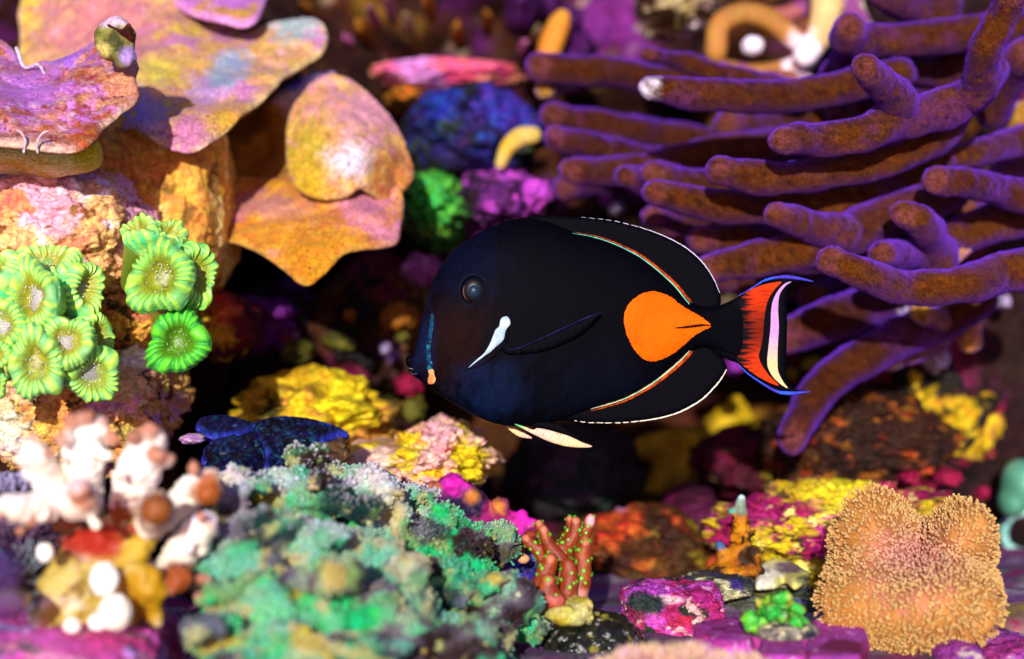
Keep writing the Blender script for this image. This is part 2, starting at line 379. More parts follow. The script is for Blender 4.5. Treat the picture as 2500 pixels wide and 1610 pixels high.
rock('live_rock', 'magenta encrusted rock with orange top beside the green polyps', 'rock', (545, 800, 1.22), (85, 80, .07), 65,
     (L(120, 12, 40, .8), L(70, 10, 30, .7), 30), [(L(200, 150, 30), 34, .33, .06, 66)], amp=.35, fine=.2, ff=4, spots=[(540, 750, 36, L(235, 95, 50, .9)), (550, 830, 26, L(215, 160, 30, .9))])
rock('live_rock', 'purple patched rock deep in the dark cave', 'rock', (680, 780, 1.40), (110, 85, .09), 67, (L(45, 12, 45, .8), L(25, 8, 18), 24), [(L(140, 40, 160, .8), 26, .15, .08, 68)], amp=.35, fine=.2, ff=4)  # dark base puts the shade of the cave into the rock colour
rock('live_rock', 'brown and olive rock between the cave and the fish head', 'rock', (920, 800, 1.42), (150, 170, .10), 69, (L(80, 45, 14, .8), L(50, 25, 18, .8), 20),
     [(L(110, 20, 60, .7), 22, .16, .1, 70), (L(130, 120, 40, .8), 26, .28, .08, 71), (L(14, 6, 8), 18, .24, .1, 72)], amp=.3, fine=.2, ff=4, spots=[(950, 855, 22, L(170, 110, 220, .9)), (985, 790, 45, L(140, 90, 20, .8))])
rock('live_rock', 'arched mustard yellow rock behind the dark clam', 'rock', (770, 1010, 1.20), (185, 100, .07), 73, YEL,
     [(L(90, 70, 15, .7), 22, .25, .1, 74), (L(215, 150, 60, .9), 20, .2, .1, 75)], amp=.4, f=2.2, fine=.07, rot=-24, spots=[(835, 985, 60, L(225, 205, 20, .9)), (660, 1010, 40, L(70, 60, 14, .7))])
rock('live_rock', 'lumpy yellow rock with pink crest under the fish belly', 'rock', (1080, 1115, 1.12), (125, 80, .06), 76, (L(225, 200, 25, .9), L(200, 160, 30, .9), 34),
     [(L(240, 180, 170, .9), 30, .1, .12, 77), (L(190, 40, 70, .8), 40, .36, .05, 78)], amp=.4, f=2.0, fine=.15, rot=-12, spots=[(1070, 1050, 42, L(235, 170, 175, .95)), (1150, 1130, 48, L(210, 185, 15, .9))])
rock('live_rock', 'pale pink flat rock joining the clam to the yellow rock', 'rock', (930, 1120, 1.13), (90, 45, .05), 79, (L(240, 200, 180, .9), L(225, 170, 150, .9), 34), [(L(220, 190, 40), 36, .2, .08, 80)], amp=.3, sub=4)
me = fuse([ell(1130, 1275, 1.06, 130, 40, 90)] + [ell(x, y, 1.05, r, r * 1.15) for x, y, r in [(1060, 1200, 26), (1105, 1185, 30), (1140, 1205, 24), (1165, 1225, 30), (1225, 1245, 26), (1260, 1280, 30), (1300, 1300, 30), (1045, 1230, 24), (1195, 1275, 24), (1240, 1310, 44), (1085, 1215, 20), (1125, 1225, 18), (1280, 1290, 18)]], .0016)
v = verts(me); v = v + vnorm(me) * (fbm(v * 120, 4, 8, .6) * .0045)[:, None]; me.vertices.foreach_set('co', v.astype(np.float32).ravel()); c = paint(v, (L(160, 25, 105, .7), L(75, 15, 100, .7), 40), [(L(28, 12, 50), 40, .05, .12, 83), (L(190, 110, 40, .8), 70, .3, .06, 84)])
for x, y in ((1060, 1195), (1218, 1235), (1045, 1228), (1150, 1212)): c = spot(c, v, x, y, 15, L(215, 130, 45, .85), .9)
for x, y in ((1112, 1175), (1285, 1262)): c = spot(c, v, x, y, 30, L(215, 30, 170, .9), .5)
setcol(me, c); tag(link('knobbly_coral', me, M_STONY), 'small magenta knobbly coral with orange tips behind the teal coral', 'coral')
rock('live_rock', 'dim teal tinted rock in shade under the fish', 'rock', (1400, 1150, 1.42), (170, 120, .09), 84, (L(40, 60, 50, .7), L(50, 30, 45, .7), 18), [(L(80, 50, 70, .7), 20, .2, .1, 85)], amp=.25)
# yellow branching sponge right below the anal fin
br = [[(1560, 1100), (1640, 1085), (1720, 1070), (1790, 1010), (1800, 985)], [(1720, 1070), (1780, 1090), (1830, 1095)], [(1660, 1085), (1620, 1150), (1595, 1220), (1590, 1250)], [(1690, 1080), (1680, 1150), (1670, 1180)], [(1790, 1040), (1840, 1060), (1850, 1090)], [(1590, 1250), (1600, 1300)]]
me = fuse([ptube(b, [26, 34, 38, 34, 24][:len(b)] if len(b) > 2 else 22, 1.47, n=24) for b in br], .0024)
v = verts(me); v = v + vnorm(me) * (fbm(v * 60, 4, 86, .6) * .006)[:, None]; me.vertices.foreach_set('co', v.astype(np.float32).ravel())
setcol(me, paint(v, (L(205, 170, 15, .85), L(150, 120, 12, .8), 34))); tag(link('branching_sponge', me, M_STONY), 'mustard yellow branching sponge below the anal fin of the fish', 'sponge')
rock('live_rock', 'crimson purple lump beneath the yellow branching sponge', 'rock', (1690, 1250, 1.34), (75, 60, .06), 87, (L(110, 14, 75, .8), L(70, 10, 45, .8), 30), amp=.3, sub=4)
rock('live_rock', 'dark crimson rock right of the yellow branching sponge', 'rock', (1830, 1130, 1.38), (130, 80, .08), 88, (L(110, 12, 50, .8), L(60, 8, 30, .8), 26), [(L(120, 100, 15), 30, .3, .08, 89)], amp=.35, fine=.2, ff=4)
rock('live_rock', 'rusty orange and olive rock behind the red branching coral', 'rock', (1560, 1345, 1.25), (180, 105, .08), 90, (L(120, 58, 16, .65), L(80, 48, 14, .65), 30),
     [(L(160, 130, 25, .65), 36, .18, .1, 91), (L(50, 20, 10), 30, .15, .1, 92), (L(190, 85, 30, .7), 40, .28, .08, 93)], amp=.28, fine=.15, ff=4, spots=[(1500, 1265, 55, L(215, 75, 30, .85)), (1515, 1235, 14, L(215, 160, 220))])
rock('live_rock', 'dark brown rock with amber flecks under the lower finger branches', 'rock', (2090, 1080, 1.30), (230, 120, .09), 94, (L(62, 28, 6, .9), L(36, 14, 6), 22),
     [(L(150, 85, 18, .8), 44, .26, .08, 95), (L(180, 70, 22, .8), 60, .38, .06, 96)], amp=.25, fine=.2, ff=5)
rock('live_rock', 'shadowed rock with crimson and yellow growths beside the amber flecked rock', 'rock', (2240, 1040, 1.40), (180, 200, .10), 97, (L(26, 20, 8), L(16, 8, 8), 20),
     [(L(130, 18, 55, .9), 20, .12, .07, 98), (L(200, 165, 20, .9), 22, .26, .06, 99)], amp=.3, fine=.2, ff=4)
rock('live_rock', 'yellow and magenta encrusted rock behind the leather coral', 'rock', (2060, 1310, 1.16), (310, 135, .08), 100, (L(220, 195, 25, .9), L(185, 150, 20, .9), 40),
     [(L(150, 14, 80, .9), 24, .08, .05, 101), (L(195, 40, 130, .9), 30, .25, .05, 102), (L(60, 55, 10), 44, .3, .06, 103), (L(240, 225, 120), 60, .34, .05, 104)], amp=.22, fine=.22, ff=6, sub=6, pit=.08,
     spots=[(2080, 1200, 110, L(220, 200, 30, .9), .4, .5), (1820, 1230, 60, L(150, 14, 90, .9)), (2170, 1210, 40, L(160, 14, 70))])
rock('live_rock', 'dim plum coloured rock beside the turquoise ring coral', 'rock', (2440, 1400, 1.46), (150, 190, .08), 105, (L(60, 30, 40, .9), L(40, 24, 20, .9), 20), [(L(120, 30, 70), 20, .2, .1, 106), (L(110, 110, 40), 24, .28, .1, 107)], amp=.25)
me = fuse([ell(2492, 1180, 1.29, 48, 62, 80), ell(2470, 1225, 1.29, 34, 40, 60)], .002); v = verts(me); setcol(me, paint(v, (L(120, 200, 170, .8), L(90, 160, 130, .8), 40))); tag(link('mushroom_coral', me, M_POLYP), 'pale turquoise mushroom coral lump at the dark right wall', 'coral')
rg = P(2500, 1300, 1.35); pts = [rg + np.array([math.cos(a) * 48, 0, math.sin(a) * 52]) / 5000 * 1.35 for a in np.linspace(.3, 2 * math.pi + .2, 14)]
me = fuse([tube(pts, .0038, 12, 60), ell(2500, 1300, 1.375, 44, 46, 24)], .0014); v = verts(me); v = v + vnorm(me) * (fbm(v * 110, 3, 8) * .002)[:, None]; me.vertices.foreach_set('co', v.astype(np.float32).ravel()); c = paint(v, (L(150, 215, 205, .9), L(110, 180, 170, .9), 60)); c = spot(c, v, 2505, 1295, 34, L(200, 150, 150), .4); setcol(me, c)
tag(link('ring_coral', me, M_POLYP), 'pale turquoise ring shaped coral cup on the plum rock', 'coral')
# small coloured growths far back: cream, pink and violet knobs on the upper wall
rs = RS(11); knob_cols = [(L(225, 205, 150), 'cream'), (L(205, 110, 170), 'pink'), (L(80, 22, 95), 'violet'), (L(200, 130, 40), 'amber')]
KN = [(1000, 65, 14, 0), (915, 50, 13, 1), (955, 30, 12, 1), (860, 118, 16, 1), (835, 145, 16, 3), (1275, 25, 42, 2), (1385, 85, 40, 2), (1410, 150, 45, 2), (1345, 30, 30, 2), (1600, 55, 14, 1), (1640, 75, 12, 1), (1050, 20, 18, 3), (890, 85, 20, 3), (1120, 90, 18, 3), (1190, 60, 14, 3), (1280, 130, 16, 1), (760, 40, 15, 3)]
names = {0: 'tiny cream polyp', 1: 'small pink polyp', 2: 'violet coralline knob', 3: 'small amber polyp'}
for i, (x, y, r, k) in enumerate(KN):
    me = rockmesh((x, y, 1.5), (r, r * (1.2 if k != 2 else 1.6), .06), 120 + i, (knob_cols[k][0] * .8, knob_cols[k][0] * .55, 60), amp=.3, sub=3)
    tag(link('wall_polyp', me, M_STONY), names[k] + ' on the dark upper reef wall', 'polyp', names[k] + 's on the upper wall')
GR2 = [(2345, 985, 22, 40, 1.36, 'y'), (2289, 999, 12, 26, 1.36, 'y'), (2383, 1090, 22, 22, 1.34, 'y'), (2245, 1139, 16, 30, 1.26, 'y'), (1988, 894, 26, 18, 1.36, 'y'), (1931, 915, 14, 14, 1.36, 'y'), (2180, 895, 24, 14, 1.36, 'y'),
       (2240, 967, 24, 18, 1.36, 'c'), (2310, 936, 24, 18, 1.37, 'c'), (2305, 1165, 34, 20, 1.27, 'c'), (2261, 1191, 20, 14, 1.22, 'c'), (2217, 1167, 22, 20, 1.22, 'c'), (2131, 908, 12, 18, 1.33, 'c'), (2190, 1010, 20, 20, 1.32, 'c'), (2388, 1201, 20, 18, 1.36, 'c'),
       (673, 764, 30, 16, 1.3, 'p'), (640, 742, 22, 12, 1.3, 'p'), (698, 825, 10, 9, 1.3, 'c'), (727, 862, 34, 26, 1.32, 'o'), (835, 832, 40, 22, 1.33, 'o'), (839, 930, 36, 26, 1.3, 'c'), (945, 854, 14, 14, 1.3, 'l'), (855, 771, 14, 14, 1.31, 'a'), (975, 775, 40, 30, 1.31, 'a'), (985, 825, 16, 14, 1.3, 'o'),
       (2282, 876, 28, 30, 1.33, 'l'), (2440, 738, 20, 16, 1.3, 'l'), (2188, 756, 40, 20, 1.24, 'l'), (1504, 512, 18, 14, 1.3, 'l'), (1480, 490, 14, 12, 1.31, 'p'), (1790, 895, 22, 20, 1.3, 'p'), (1350, 285, 30, 16, 1.33, 'p'), (1450, 300, 34, 15, 1.33, 'l'), (1000, 940, 30, 26, 1.34, 'c'), (1010, 1000, 26, 30, 1.34, 'o')]
GC = {'y': ((205, 170, 25), 'mustard yellow knob'), 'c': ((160, 22, 70), 'crimson knob'), 'p': ((140, 45, 165), 'purple crust knob'), 'o': ((110, 105, 35), 'olive knob'), 'l': ((190, 170, 215), 'pale lilac knob'), 'a': ((185, 110, 25), 'amber knob')}
for i, (x, y, rx, ry, d, kk) in enumerate(GR2):
    cc, nm = GC[kk]; me = rockmesh((x, y, d), (rx * 1.1, ry * 1.1, .02), 700 + i, (L(*cc, .85), L(*cc, .5), 50), [(L(*cc, .25), 70, .3, .1, 6)], amp=.45, f=2, fine=.2, ff=4, sub=3)
    where = 'in the dim cave ahead of the fish' if x < 1020 else ('behind the back of the fish' if x < 1600 else 'on the shaded reef behind the tail of the fish')
    tag(link('encrusting_growth', me, M_STONY), nm + ' ' + where, 'growth', nm + 's ' + where)
o = link('finger_sponge', raw(*ptube([(1330, 175), (1345, 110), (1365, 60), (1372, 45)], [24, 30, 28, 22], 1.42)), M_STONY)
setcol(o.data, paint(verts(o.data), (L(225, 150, 50, .85), L(210, 130, 40, .85), 30))); tag(o, 'upright orange finger sponge on the dark upper wall', 'sponge')
rock('live_rock', 'pale cream and olive rock high on the wall beside the pale loop', 'rock', (1650, 25, 1.42), (95, 65, .07), 140, (L(215, 190, 150, .8), L(160, 140, 60, .7), 24), [(L(70, 30, 30), 26, .2, .1, 141), (L(220, 200, 210), 30, .2, .08, 142)], amp=.4, fine=.2, ff=4)

# ------------------------------------------------------------------ leafy plate corals (upper left)
def leafcol(v, bd, back, a, b, lay, rimc, rimw=14, under=L(150, 105, 45, .6)):
    c = paint(v, (a, b, 30), lay); c = c * (1 + .45 * fbm(v * 130, 4, 77, .65))[:, None]; m = (1 - smooth(rimw * .3, rimw, bd + fbm(v * 150, 2, 3) * 6))[:, None]
    c = c * (1 - m) + rimc * m; k = back[:, None]; return c * (1 - k) + under * k
SPK = [(L(200, 120, 205, .82), 34, .14, .12, 151), (L(175, 90, 55, .75), 60, .2, .1, 152), (L(215, 165, 190, .8), 160, .3, .1, 153), (L(165, 70, 60, .7), 180, .22, .1, 158)]
t = thing('plate_coral', P(120, 430, 1.12), 'mauve speckled plate coral with pale yellow underlip and barnacle knob', 'coral')
me, bd, bk = sheet([(-160, 130), (-40, 95), (30, 120), (60, 165), (110, 150), (125, 155), (190, 130), (235, 100), (300, 110), (334, 150), (332, 195), (338, 225), (325, 258), (290, 285), (255, 312), (235, 345), (190, 372), (120, 372), (50, 362), (-40, 355), (-160, 350)],
                   [(-160, 120, 1.06), (60, 150, 1.08), (230, 120, 1.05), (330, 160, 1.03), (330, 260, 1.0), (190, 372, .965), (0, 360, .955), (-160, 350, .96), (150, 250, 1.01), (0, 250, 1.0), (60, 210, 1.045)], 6, .0055, 9, 1, .012, 28, .0014)
v = verts(me); c = leafcol(v, bd, bk, L(205, 130, 125, .75), L(215, 145, 95, .78), SPK, L(225, 185, 165, .8), 12)
c = spot(c, v, 215, 330, 60, L(180, 90, 35, .7), .6, .6); c = spot(c, v, 310, 210, 45, L(215, 145, 110, .8), .6); c = spot(c, v, 60, 210, 80, L(185, 115, 205, .8), .8, .5); c = spot(c, v, 150, 130, 70, L(170, 110, 215, .75), .6, .5)
setcol(me, c); link('plate', me, M_PLATE, t)
me, bd, bk = sheet([(-160, 350), (-20, 352), (60, 362), (140, 370), (190, 372), (235, 345), (250, 370), (246, 395), (215, 412), (170, 420), (110, 434), (50, 428), (0, 418), (-160, 425)],
                   [(-160, 350, .975), (190, 372, .985), (235, 350, .99), (250, 390, 1.02), (110, 434, 1.05), (0, 418, 1.05), (-160, 425, 1.05)], 7, .008, 12, 2, .003, 60)
v = verts(me); c = paint(v, (L(225, 205, 130, .85), L(235, 220, 160, .9), 40), [(L(205, 175, 40, .85), 40, .2, .1, 154)]); c = spot(c, v, 225, 385, 40, L(225, 195, 40, .85)); setcol(me, c); link('underlip', me, M_PLATE, t)
me = fuse([ell(281, 98, 1.005, 50, 58, 40), ell(300, 140, 1.005, 34, 30, 30)], .0014); v = verts(me); v += vnorm(me) * (fbm(v * 120, 3, 4) * .0022)[:, None]; me.vertices.foreach_set('co', v.astype(np.float32).ravel())
c = paint(v, (L(120, 115, 40, .7), L(150, 145, 70, .75), 80), [(L(70, 75, 30, .7), 110, .15, .08, 155)]); c = spot(c, v, 280, 48, 52, L(215, 185, 205, .85), .4, .35); c = spot(c, v, 318, 135, 26, L(165, 140, 205, .85), .4); c = spot(c, v, 250, 122, 18, L(215, 205, 110, .85)); setcol(me, c); kn = link('barnacle', me, M_ROCK, t)
me, bd, bk = sheet([(263, 60), (280, 68), (298, 72), (312, 58), (322, 70), (328, 95), (322, 106), (300, 100), (280, 88), (266, 80)], [(260, 60, .9985), (300, 75, .9955), (330, 100, .9985)], 5, .002, 6, 3)
setcol(me, paint(verts(me), (L(75, 20, 22, .7), L(110, 40, 20, .7), 90))); link('opening', me, M_ROCK, kn)
me = raw(*join([ptube([(40, 118, 1.06), (60, 165, 1.058), (92, 158, 1.05), (108, 180, 1.045), (118, 205, 1.04), (126, 148 + 70, 1.035)], [4, 4, 3.5, 3, 3, 2], n=30)]))
setcol(me, np.tile(L(215, 195, 235, .85), (len(me.vertices), 1))); link('growth_rim', me, M_PLATE, t)
for pts in ([(58, 372, .958), (62, 345, .955), (52, 325, .953), (40, 318, .953)], [(92, 372, .958), (92, 345, .955), (104, 326, .953), (118, 320, .953)]):
    me = raw(*ptube(pts, [3.5, 3, 2.5, 1.5], seg=8, n=14)); setcol(me, np.tile(L(215, 200, 215, .8), (len(me.vertices), 1))); link('feeding_tentacle', me, M_PLATE, t)
t = thing('plate_coral', P(420, 380, 1.2), 'broad ochre and pink plate coral whose lobe reaches up right', 'coral')
me, bd, bk = sheet([(60, -80), (200, -90), (420, -80), (520, 40), (590, 78), (640, 64), (700, 50), (750, 44), (790, 62), (800, 95), (785, 130), (745, 158), (700, 190), (650, 240), (600, 280), (560, 318), (510, 356), (470, 372), (420, 366), (375, 345), (340, 320), (300, 322), (240, 335), (150, 350), (60, 200)],
                   [(60, -80, 1.3), (420, -80, 1.27), (590, 78, 1.24), (750, 46, 1.24), (800, 95, 1.22), (700, 190, 1.17), (600, 280, 1.11), (470, 372, 1.07), (340, 320, 1.09), (240, 335, 1.12), (400, 170, 1.17), (520, 180, 1.18), (600, 170, 1.175), (60, 150, 1.25)], 7, .0055, 9, 5, .016, 24, .0014)
v = verts(me); c = leafcol(v, bd, bk, L(218, 172, 85, .82), L(222, 165, 120, .8), [(L(205, 130, 185, .8), 26, .28, .14, 156), (L(225, 190, 60, .8), 22, .24, .12, 157), (L(215, 150, 175, .8), 140, .3, .1, 153)], L(225, 195, 130, .85), 12)
for x, y, r, q in ((570, 160, 40, L(160, 175, 200, .8)), (510, 220, 45, L(190, 150, 200, .8)), (540, 190, 30, L(150, 170, 190, .8)), (460, 330, 60, L(208, 130, 170, .78)), (720, 55, 60, L(170, 190, 190, .8)), (380, 170, 50, L(215, 195, 70, .85)), (330, 285, 60, L(180, 150, 215, .8)), (560, 290, 50, L(215, 165, 60, .8)), (250, 60, 130, L(208, 130, 135, .75))): c = spot(c, v, x, y, r, q, .6, .8)
setcol(me, c); link('plate', me, M_PLATE, t)
me, bd, bk = sheet([(330, -60), (420, 10), (470, 40), (545, 60), (600, 70), (640, 40), (630, -60)], [(330, -60, 1.30), (470, 40, 1.22), (600, 70, 1.2), (640, -60, 1.28), (540, 0, 1.23)], 8, .006, 9, 6, .01, 24)
v = verts(me); c = leafcol(v, bd, bk, L(200, 140, 50, .72), L(215, 165, 80, .75), SPK[:1], L(225, 150, 215, .8), 16); setcol(me, c); link('plate', me, M_PLATE, t)
# cup-shaped leaf in the middle
t = thing('leaf_coral', P(760, 700, 1.3), 'amber leaf coral with a round raised lobe and pointed lower tip', 'coral')
me, bd, bk = sheet([(505, 420), (560, 430), (700, 440), (850, 440), (960, 450), (985, 490), (978, 560), (968, 595), (930, 606), (880, 612), (838, 624), (815, 648), (785, 676), (752, 697), (728, 692), (700, 668), (660, 636), (620, 612), (570, 594), (512, 588)],
                   [(505, 420, 1.22), (700, 440, 1.2), (960, 450, 1.17), (975, 590, 1.13), (838, 624, 1.11), (750, 697, 1.10), (620, 612, 1.13), (512, 588, 1.16), (700, 560, 1.135), (860, 530, 1.135)], 7, .005, 8, 7, .012, 30, .0014)
v = verts(me); c = leafcol(v, bd, bk, L(220, 150, 40, .88), L(205, 130, 45, .82), [(L(215, 130, 135, .82), 26, .22, .12, 161)], L(215, 160, 70, .8), 10)
for x, y, r, q, s in ((640, 505, 130, L(205, 140, 120, .8), .2), (900, 500, 60, L(208, 130, 150, .8), .8), (945, 570, 40, L(205, 130, 150, .8), .8), (760, 640, 60, L(205, 140, 30, .78), 1)): c = spot(c, v, x, y, r, q, .6, s)
setcol(me, c); link('lower_leaf', me, M_PLATE, t)
me, bd, bk = sheet([(700, 330), (715, 265), (760, 205), (810, 185), (870, 205), (930, 260), (975, 325), (1005, 395), (1008, 440), (975, 478), (930, 490), (880, 462), (850, 480), (790, 490), (735, 470), (705, 410)],
                   [(700, 330, 1.18), (760, 205, 1.2), (870, 205, 1.2), (975, 325, 1.19), (1005, 420, 1.18), (930, 490, 1.155), (850, 480, 1.14), (735, 470, 1.155), (850, 350, 1.15), (800, 400, 1.145), (900, 400, 1.15)], 7, .006, 8, 8, .010, 34, .0014)
v = verts(me); c = leafcol(v, bd, bk, L(212, 165, 85, .8), L(215, 155, 110, .8), [(L(215, 145, 170, .82), 26, .3, .12, 162)], L(215, 175, 110, .82), 10)
for x, y, r, q in ((745, 380, 75, L(195, 165, 50, .8)), (860, 395, 52, L(228, 212, 230, .82)), (760, 460, 50, L(205, 165, 40, .8)), (960, 430, 60, L(190, 120, 60, .72)), (900, 270, 70, L(215, 150, 165, .8))): c = spot(c, v, x, y, r, q, .6)  # the near-white patch mid-lobe is a highlight painted into the colour
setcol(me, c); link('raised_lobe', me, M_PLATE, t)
me, bd, bk = sheet([(505, 330), (560, 290), (640, 250), (700, 210), (760, 180), (820, 180), (780, 260), (720, 330), (720, 450), (600, 480), (505, 470)], [(505, 330, 1.22), (700, 210, 1.215), (820, 180, 1.24), (720, 450, 1.20), (505, 470, 1.20), (620, 370, 1.25)], 8, .006, 8, 9, .012, 30)
v = verts(me); c = leafcol(v, bd, bk, L(165, 115, 35, .85), L(190, 130, 40, .85), [(L(120, 80, 25, .8), 30, .22, .1, 163)], L(130, 90, 30, .7), 8)
for x, y, r, q in ((760, 200, 60, L(190, 160, 215, .85)), (715, 250, 30, L(215, 195, 235, .9)), (705, 180, 40, L(60, 60, 170, .7)), (780, 195, 14, L(245, 240, 250)), (600, 440, 60, L(195, 125, 30, .75))): c = spot(c, v, x, y, r, q, .6)
setcol(me, c); link('back_leaf', me, M_PLATE, t)

# ------------------------------------------------------------------ left rocks that carry the green polyps
rock('live_rock', 'ochre rock slab behind the smaller green polyp colony', 'rock', (400, 500, 1.16), (165, 220, .07), 171, (L(225, 170, 65, .95), L(205, 140, 55, .9), 26), [(L(130, 85, 30, .8), 44, .3, .08, 172), (L(235, 205, 120, .95), 44, .22, .1, 173)], amp=.13, box=.5, fine=.08, sub=5)
rock('live_rock', 'pinkish tan rock under the plate coral carrying the green polyps', 'rock', (120, 590, 1.09), (290, 190, .08), 174, (L(235, 185, 120, .95), L(235, 175, 110, .92), 30), [(L(228, 165, 185, .92), 24, .0, .14, 175), (L(150, 95, 45, .8), 90, .32, .07, 176), (L(242, 215, 230, .95), 50, .3, .1, 177), (L(225, 140, 100, .85), 46, .28, .08, 178)], amp=.18, fine=.1, ff=6, sub=6, pit=.04)
rock('live_rock', 'tan pitted rock below the green polyps with white crest', 'rock', (200, 970, 1.09), (245, 200, .08), 179, (L(220, 165, 85, .92), L(200, 140, 65, .88), 30), [(L(230, 185, 140, .92), 30, .12, .1, 180), (L(90, 60, 25, .7), 60, .25, .08, 181), (L(220, 150, 190, .8), 44, .3, .08, 182), (L(220, 195, 90, .8), 50, .34, .08, 183)], amp=.2, fine=.12, ff=6, sub=6, pit=.05,
     spots=[(340, 870, 45, L(240, 225, 235, .95), .5, .7), (20, 1055, 45, L(220, 220, 190, .85))])
rock('live_rock', 'mustard rock wedged between the two green polyp colonies', 'rock', (320, 790, 1.08), (85, 75, .05), 184, (L(222, 178, 60, .92), L(212, 150, 60, .9), 40), [(L(70, 60, 20, .7), 60, .2, .08, 185), (L(215, 135, 90, .8), 40, .24, .08, 186)], amp=.25, fine=.12, ff=5)

# ------------------------------------------------------------------ green candy cane corals: every head a part, its mouth a sub-part
PROF = [(0, -.20), (.14, -.20), (.26, -.17), (.36, -.06), (.45, .09), (.55, .22), (.67, .31), (.79, .32), (.91, .24), (.99, .07), (1.02, -.12), (.97, -.32), (.90, -.52), (.80, -.78), (.70, -1.1), (.62, -1.5), (.58, -1.9)]
def head(parent, px, py, d, rx, ry, face, ridges, seed, hue=0, lens=(0, 0), pale=1, stalk=1.0, rot=0):
    rs = RS(seed); nt_ = ridges * 8; th = np.arange(nt_) / nt_ * 2 * math.pi
    out = 1 + .08 * np.cos(2 * th + rs.rand() * 6) + .09 * np.cos(3 * th + rs.rand() * 6) + .06 * np.cos(5 * th + rs.rand() * 6) + lens[0] * np.cos(2 * th + lens[1])
    thw = th + .5 * np.sin(3 * th + rs.rand() * 6) / 3 + .4 * np.sin(5 * th + rs.rand() * 6) / 5
    rid = .5 + .5 * np.cos(ridges * thw); amp = .8 + .5 * np.sin(3 * th + rs.rand() * 6) * np.sin(5 * th + rs.rand() * 6)
    # finer profile
    pr = crom(np.array(PROF), 62); s = np.linspace(0, 1, 62); V = []; S = []; R = []
    for k, (r, z) in enumerate(pr):
        w = smooth(.22, .55, s[k] * 1.6) * (1 - .55 * smooth(.62, .9, s[k]))
        a = (rid - .55) * .15 * w * amp
        und = .11 * np.sin(2 * th + seed) + .10 * np.sin(3 * th + seed * 2.1)
        rr = r * out * (1 + a * (.42 if z < .1 else .2)); zz = (z if z > -.4 else -.4 + (z + .4) * stalk) + a * (1.1 if z > -.1 else .1) + und * r * (1 if z > -.4 else .6)
        V.append(np.column_stack([rr * np.cos(th), rr * np.sin(th), zz])); S.append(np.full(nt_, s[k])); R.append(rid)
    V = np.concatenate(V); S = np.concatenate(S); R = np.concatenate(R)
    f = np.array(face, float); f /= np.linalg.norm(f); up = np.array([0, 0, 1.]) if abs(f[2]) < .9 else np.array([0, 1., 0])
    X = np.cross(up, f); X /= np.linalg.norm(X); X = X if X[0] > 0 else -X; Y = np.cross(f, X); Y = Y if Y[2] > -.2 else -Y
    if rot: a = math.radians(rot); X, Y = X * math.cos(a) + Y * math.sin(a), -X * math.sin(a) + Y * math.cos(a)
    rx *= 1.13; ry *= 1.13; k = d / 5000; zs = (rx + ry) / 2 * k
    w = V[:, :1] * X * rx * k + V[:, 1:2] * Y * ry * k + V[:, 2:] * f * zs + P(px, py, d)
    w += np.column_stack([fbm(w * 160, 2, seed), fbm(w * 160, 2, seed + 1), fbm(w * 160, 2, seed + 2)]) * .0007
    n = len(pr); i = np.arange(n - 1)[:, None] * nt_ + np.arange(nt_)[None]; j = np.arange(n - 1)[:, None] * nt_ + (np.arange(nt_)[None] + 1) % nt_
    F = np.stack([i, j, j + nt_, i + nt_], -1).reshape(-1, 4)
    lime = L(195, 246, 95, .95) * (1 - hue) + L(90, 230, 40, .85) * hue; aqua = L(105, 240, 160, .9) * (1 - hue) + L(20, 215, 85, .8) * hue
    olive = L(175, 175, 45, .75) * (1 - hue) + L(90, 160, 15, .6) * hue; yel = L(215, 225, 95, .85) * (1 - hue) + L(40, 150, 40, .6) * hue
    rg = smooth(.25, .9, R)[:, None]; m = smooth(.22, .42, S)[:, None]; q = smooth(.50, .68, S)[:, None]
    z = smooth(.76, .95, S)[:, None]
    c = olive * (1 - m) + (lime * rg + (olive * .5 + aqua * .5) * (1 - rg)) * m
    c = c * (1 - q) + (aqua * (1 - rg * .75) + lime * rg * .75) * q
    c = c * (1 - z) + (yel * rg + (yel * .8) * (1 - rg)) * z
    t = smooth(-.2, .5, fbm(w * 50, 3, seed))[:, None] * .35; c = c * (1 - t) + (c * .6 + aqua * .4) * t
    me = raw(w, F); setcol(me, c); o = link('polyp', me, M_POLYP, parent)
    # mouth: a pale disc with short tentacle beads
    u, fc = ico(3); mv = u * np.array([.36 * (.6 + .4 * pale), .36 * (.6 + .4 * pale), .06]) * (1 + .4 * fbm(u * 3, 3, seed) + .25 * np.abs(fbm(u * 9, 2, seed)))[:, None] + np.array([0, 0, -.205]); base = mv
    pc = (L(165, 160, 190, .7) * .68 + olive * .32) * pale + olive * (1 - pale); cs = [np.tile(pc, (len(mv), 1)) * (1 - .25 * smooth(0, .4, fbm(u * 5, 2, seed))[:, None])]; vs = [base]; fs = [fc]; nn = len(base)
    bv, bf = ico(1)
    for _ in range(26):
        a = rs.rand() * 6.28; r = .08 + .34 * rs.rand() ** .6; b = bv * (.016 + .012 * rs.rand()) + np.array([r * math.cos(a), r * math.sin(a), -.05 + .14 * max(0, r - .28) / .1])
        vs.append(b); fs.append(bf + nn); nn += len(b); cs.append(np.tile(L(235, 230, 245, .9) * (.4 + .6 * pale) + lime * .3 * (1 - pale), (len(b), 1)))
    mv = np.concatenate(vs); w = mv[:, :1] * X * rx * k + mv[:, 1:2] * Y * ry * k + mv[:, 2:] * f * zs + P(px, py, d)
    me = raw(w, np.concatenate(fs)); setcol(me, np.concatenate(cs)); link('mouth', me, M_POLYP, o); return o
t = thing('candy_cane_coral', P(110, 960, 1.02), 'large lime green candy cane coral colony of crowded ruffled heads', 'coral')
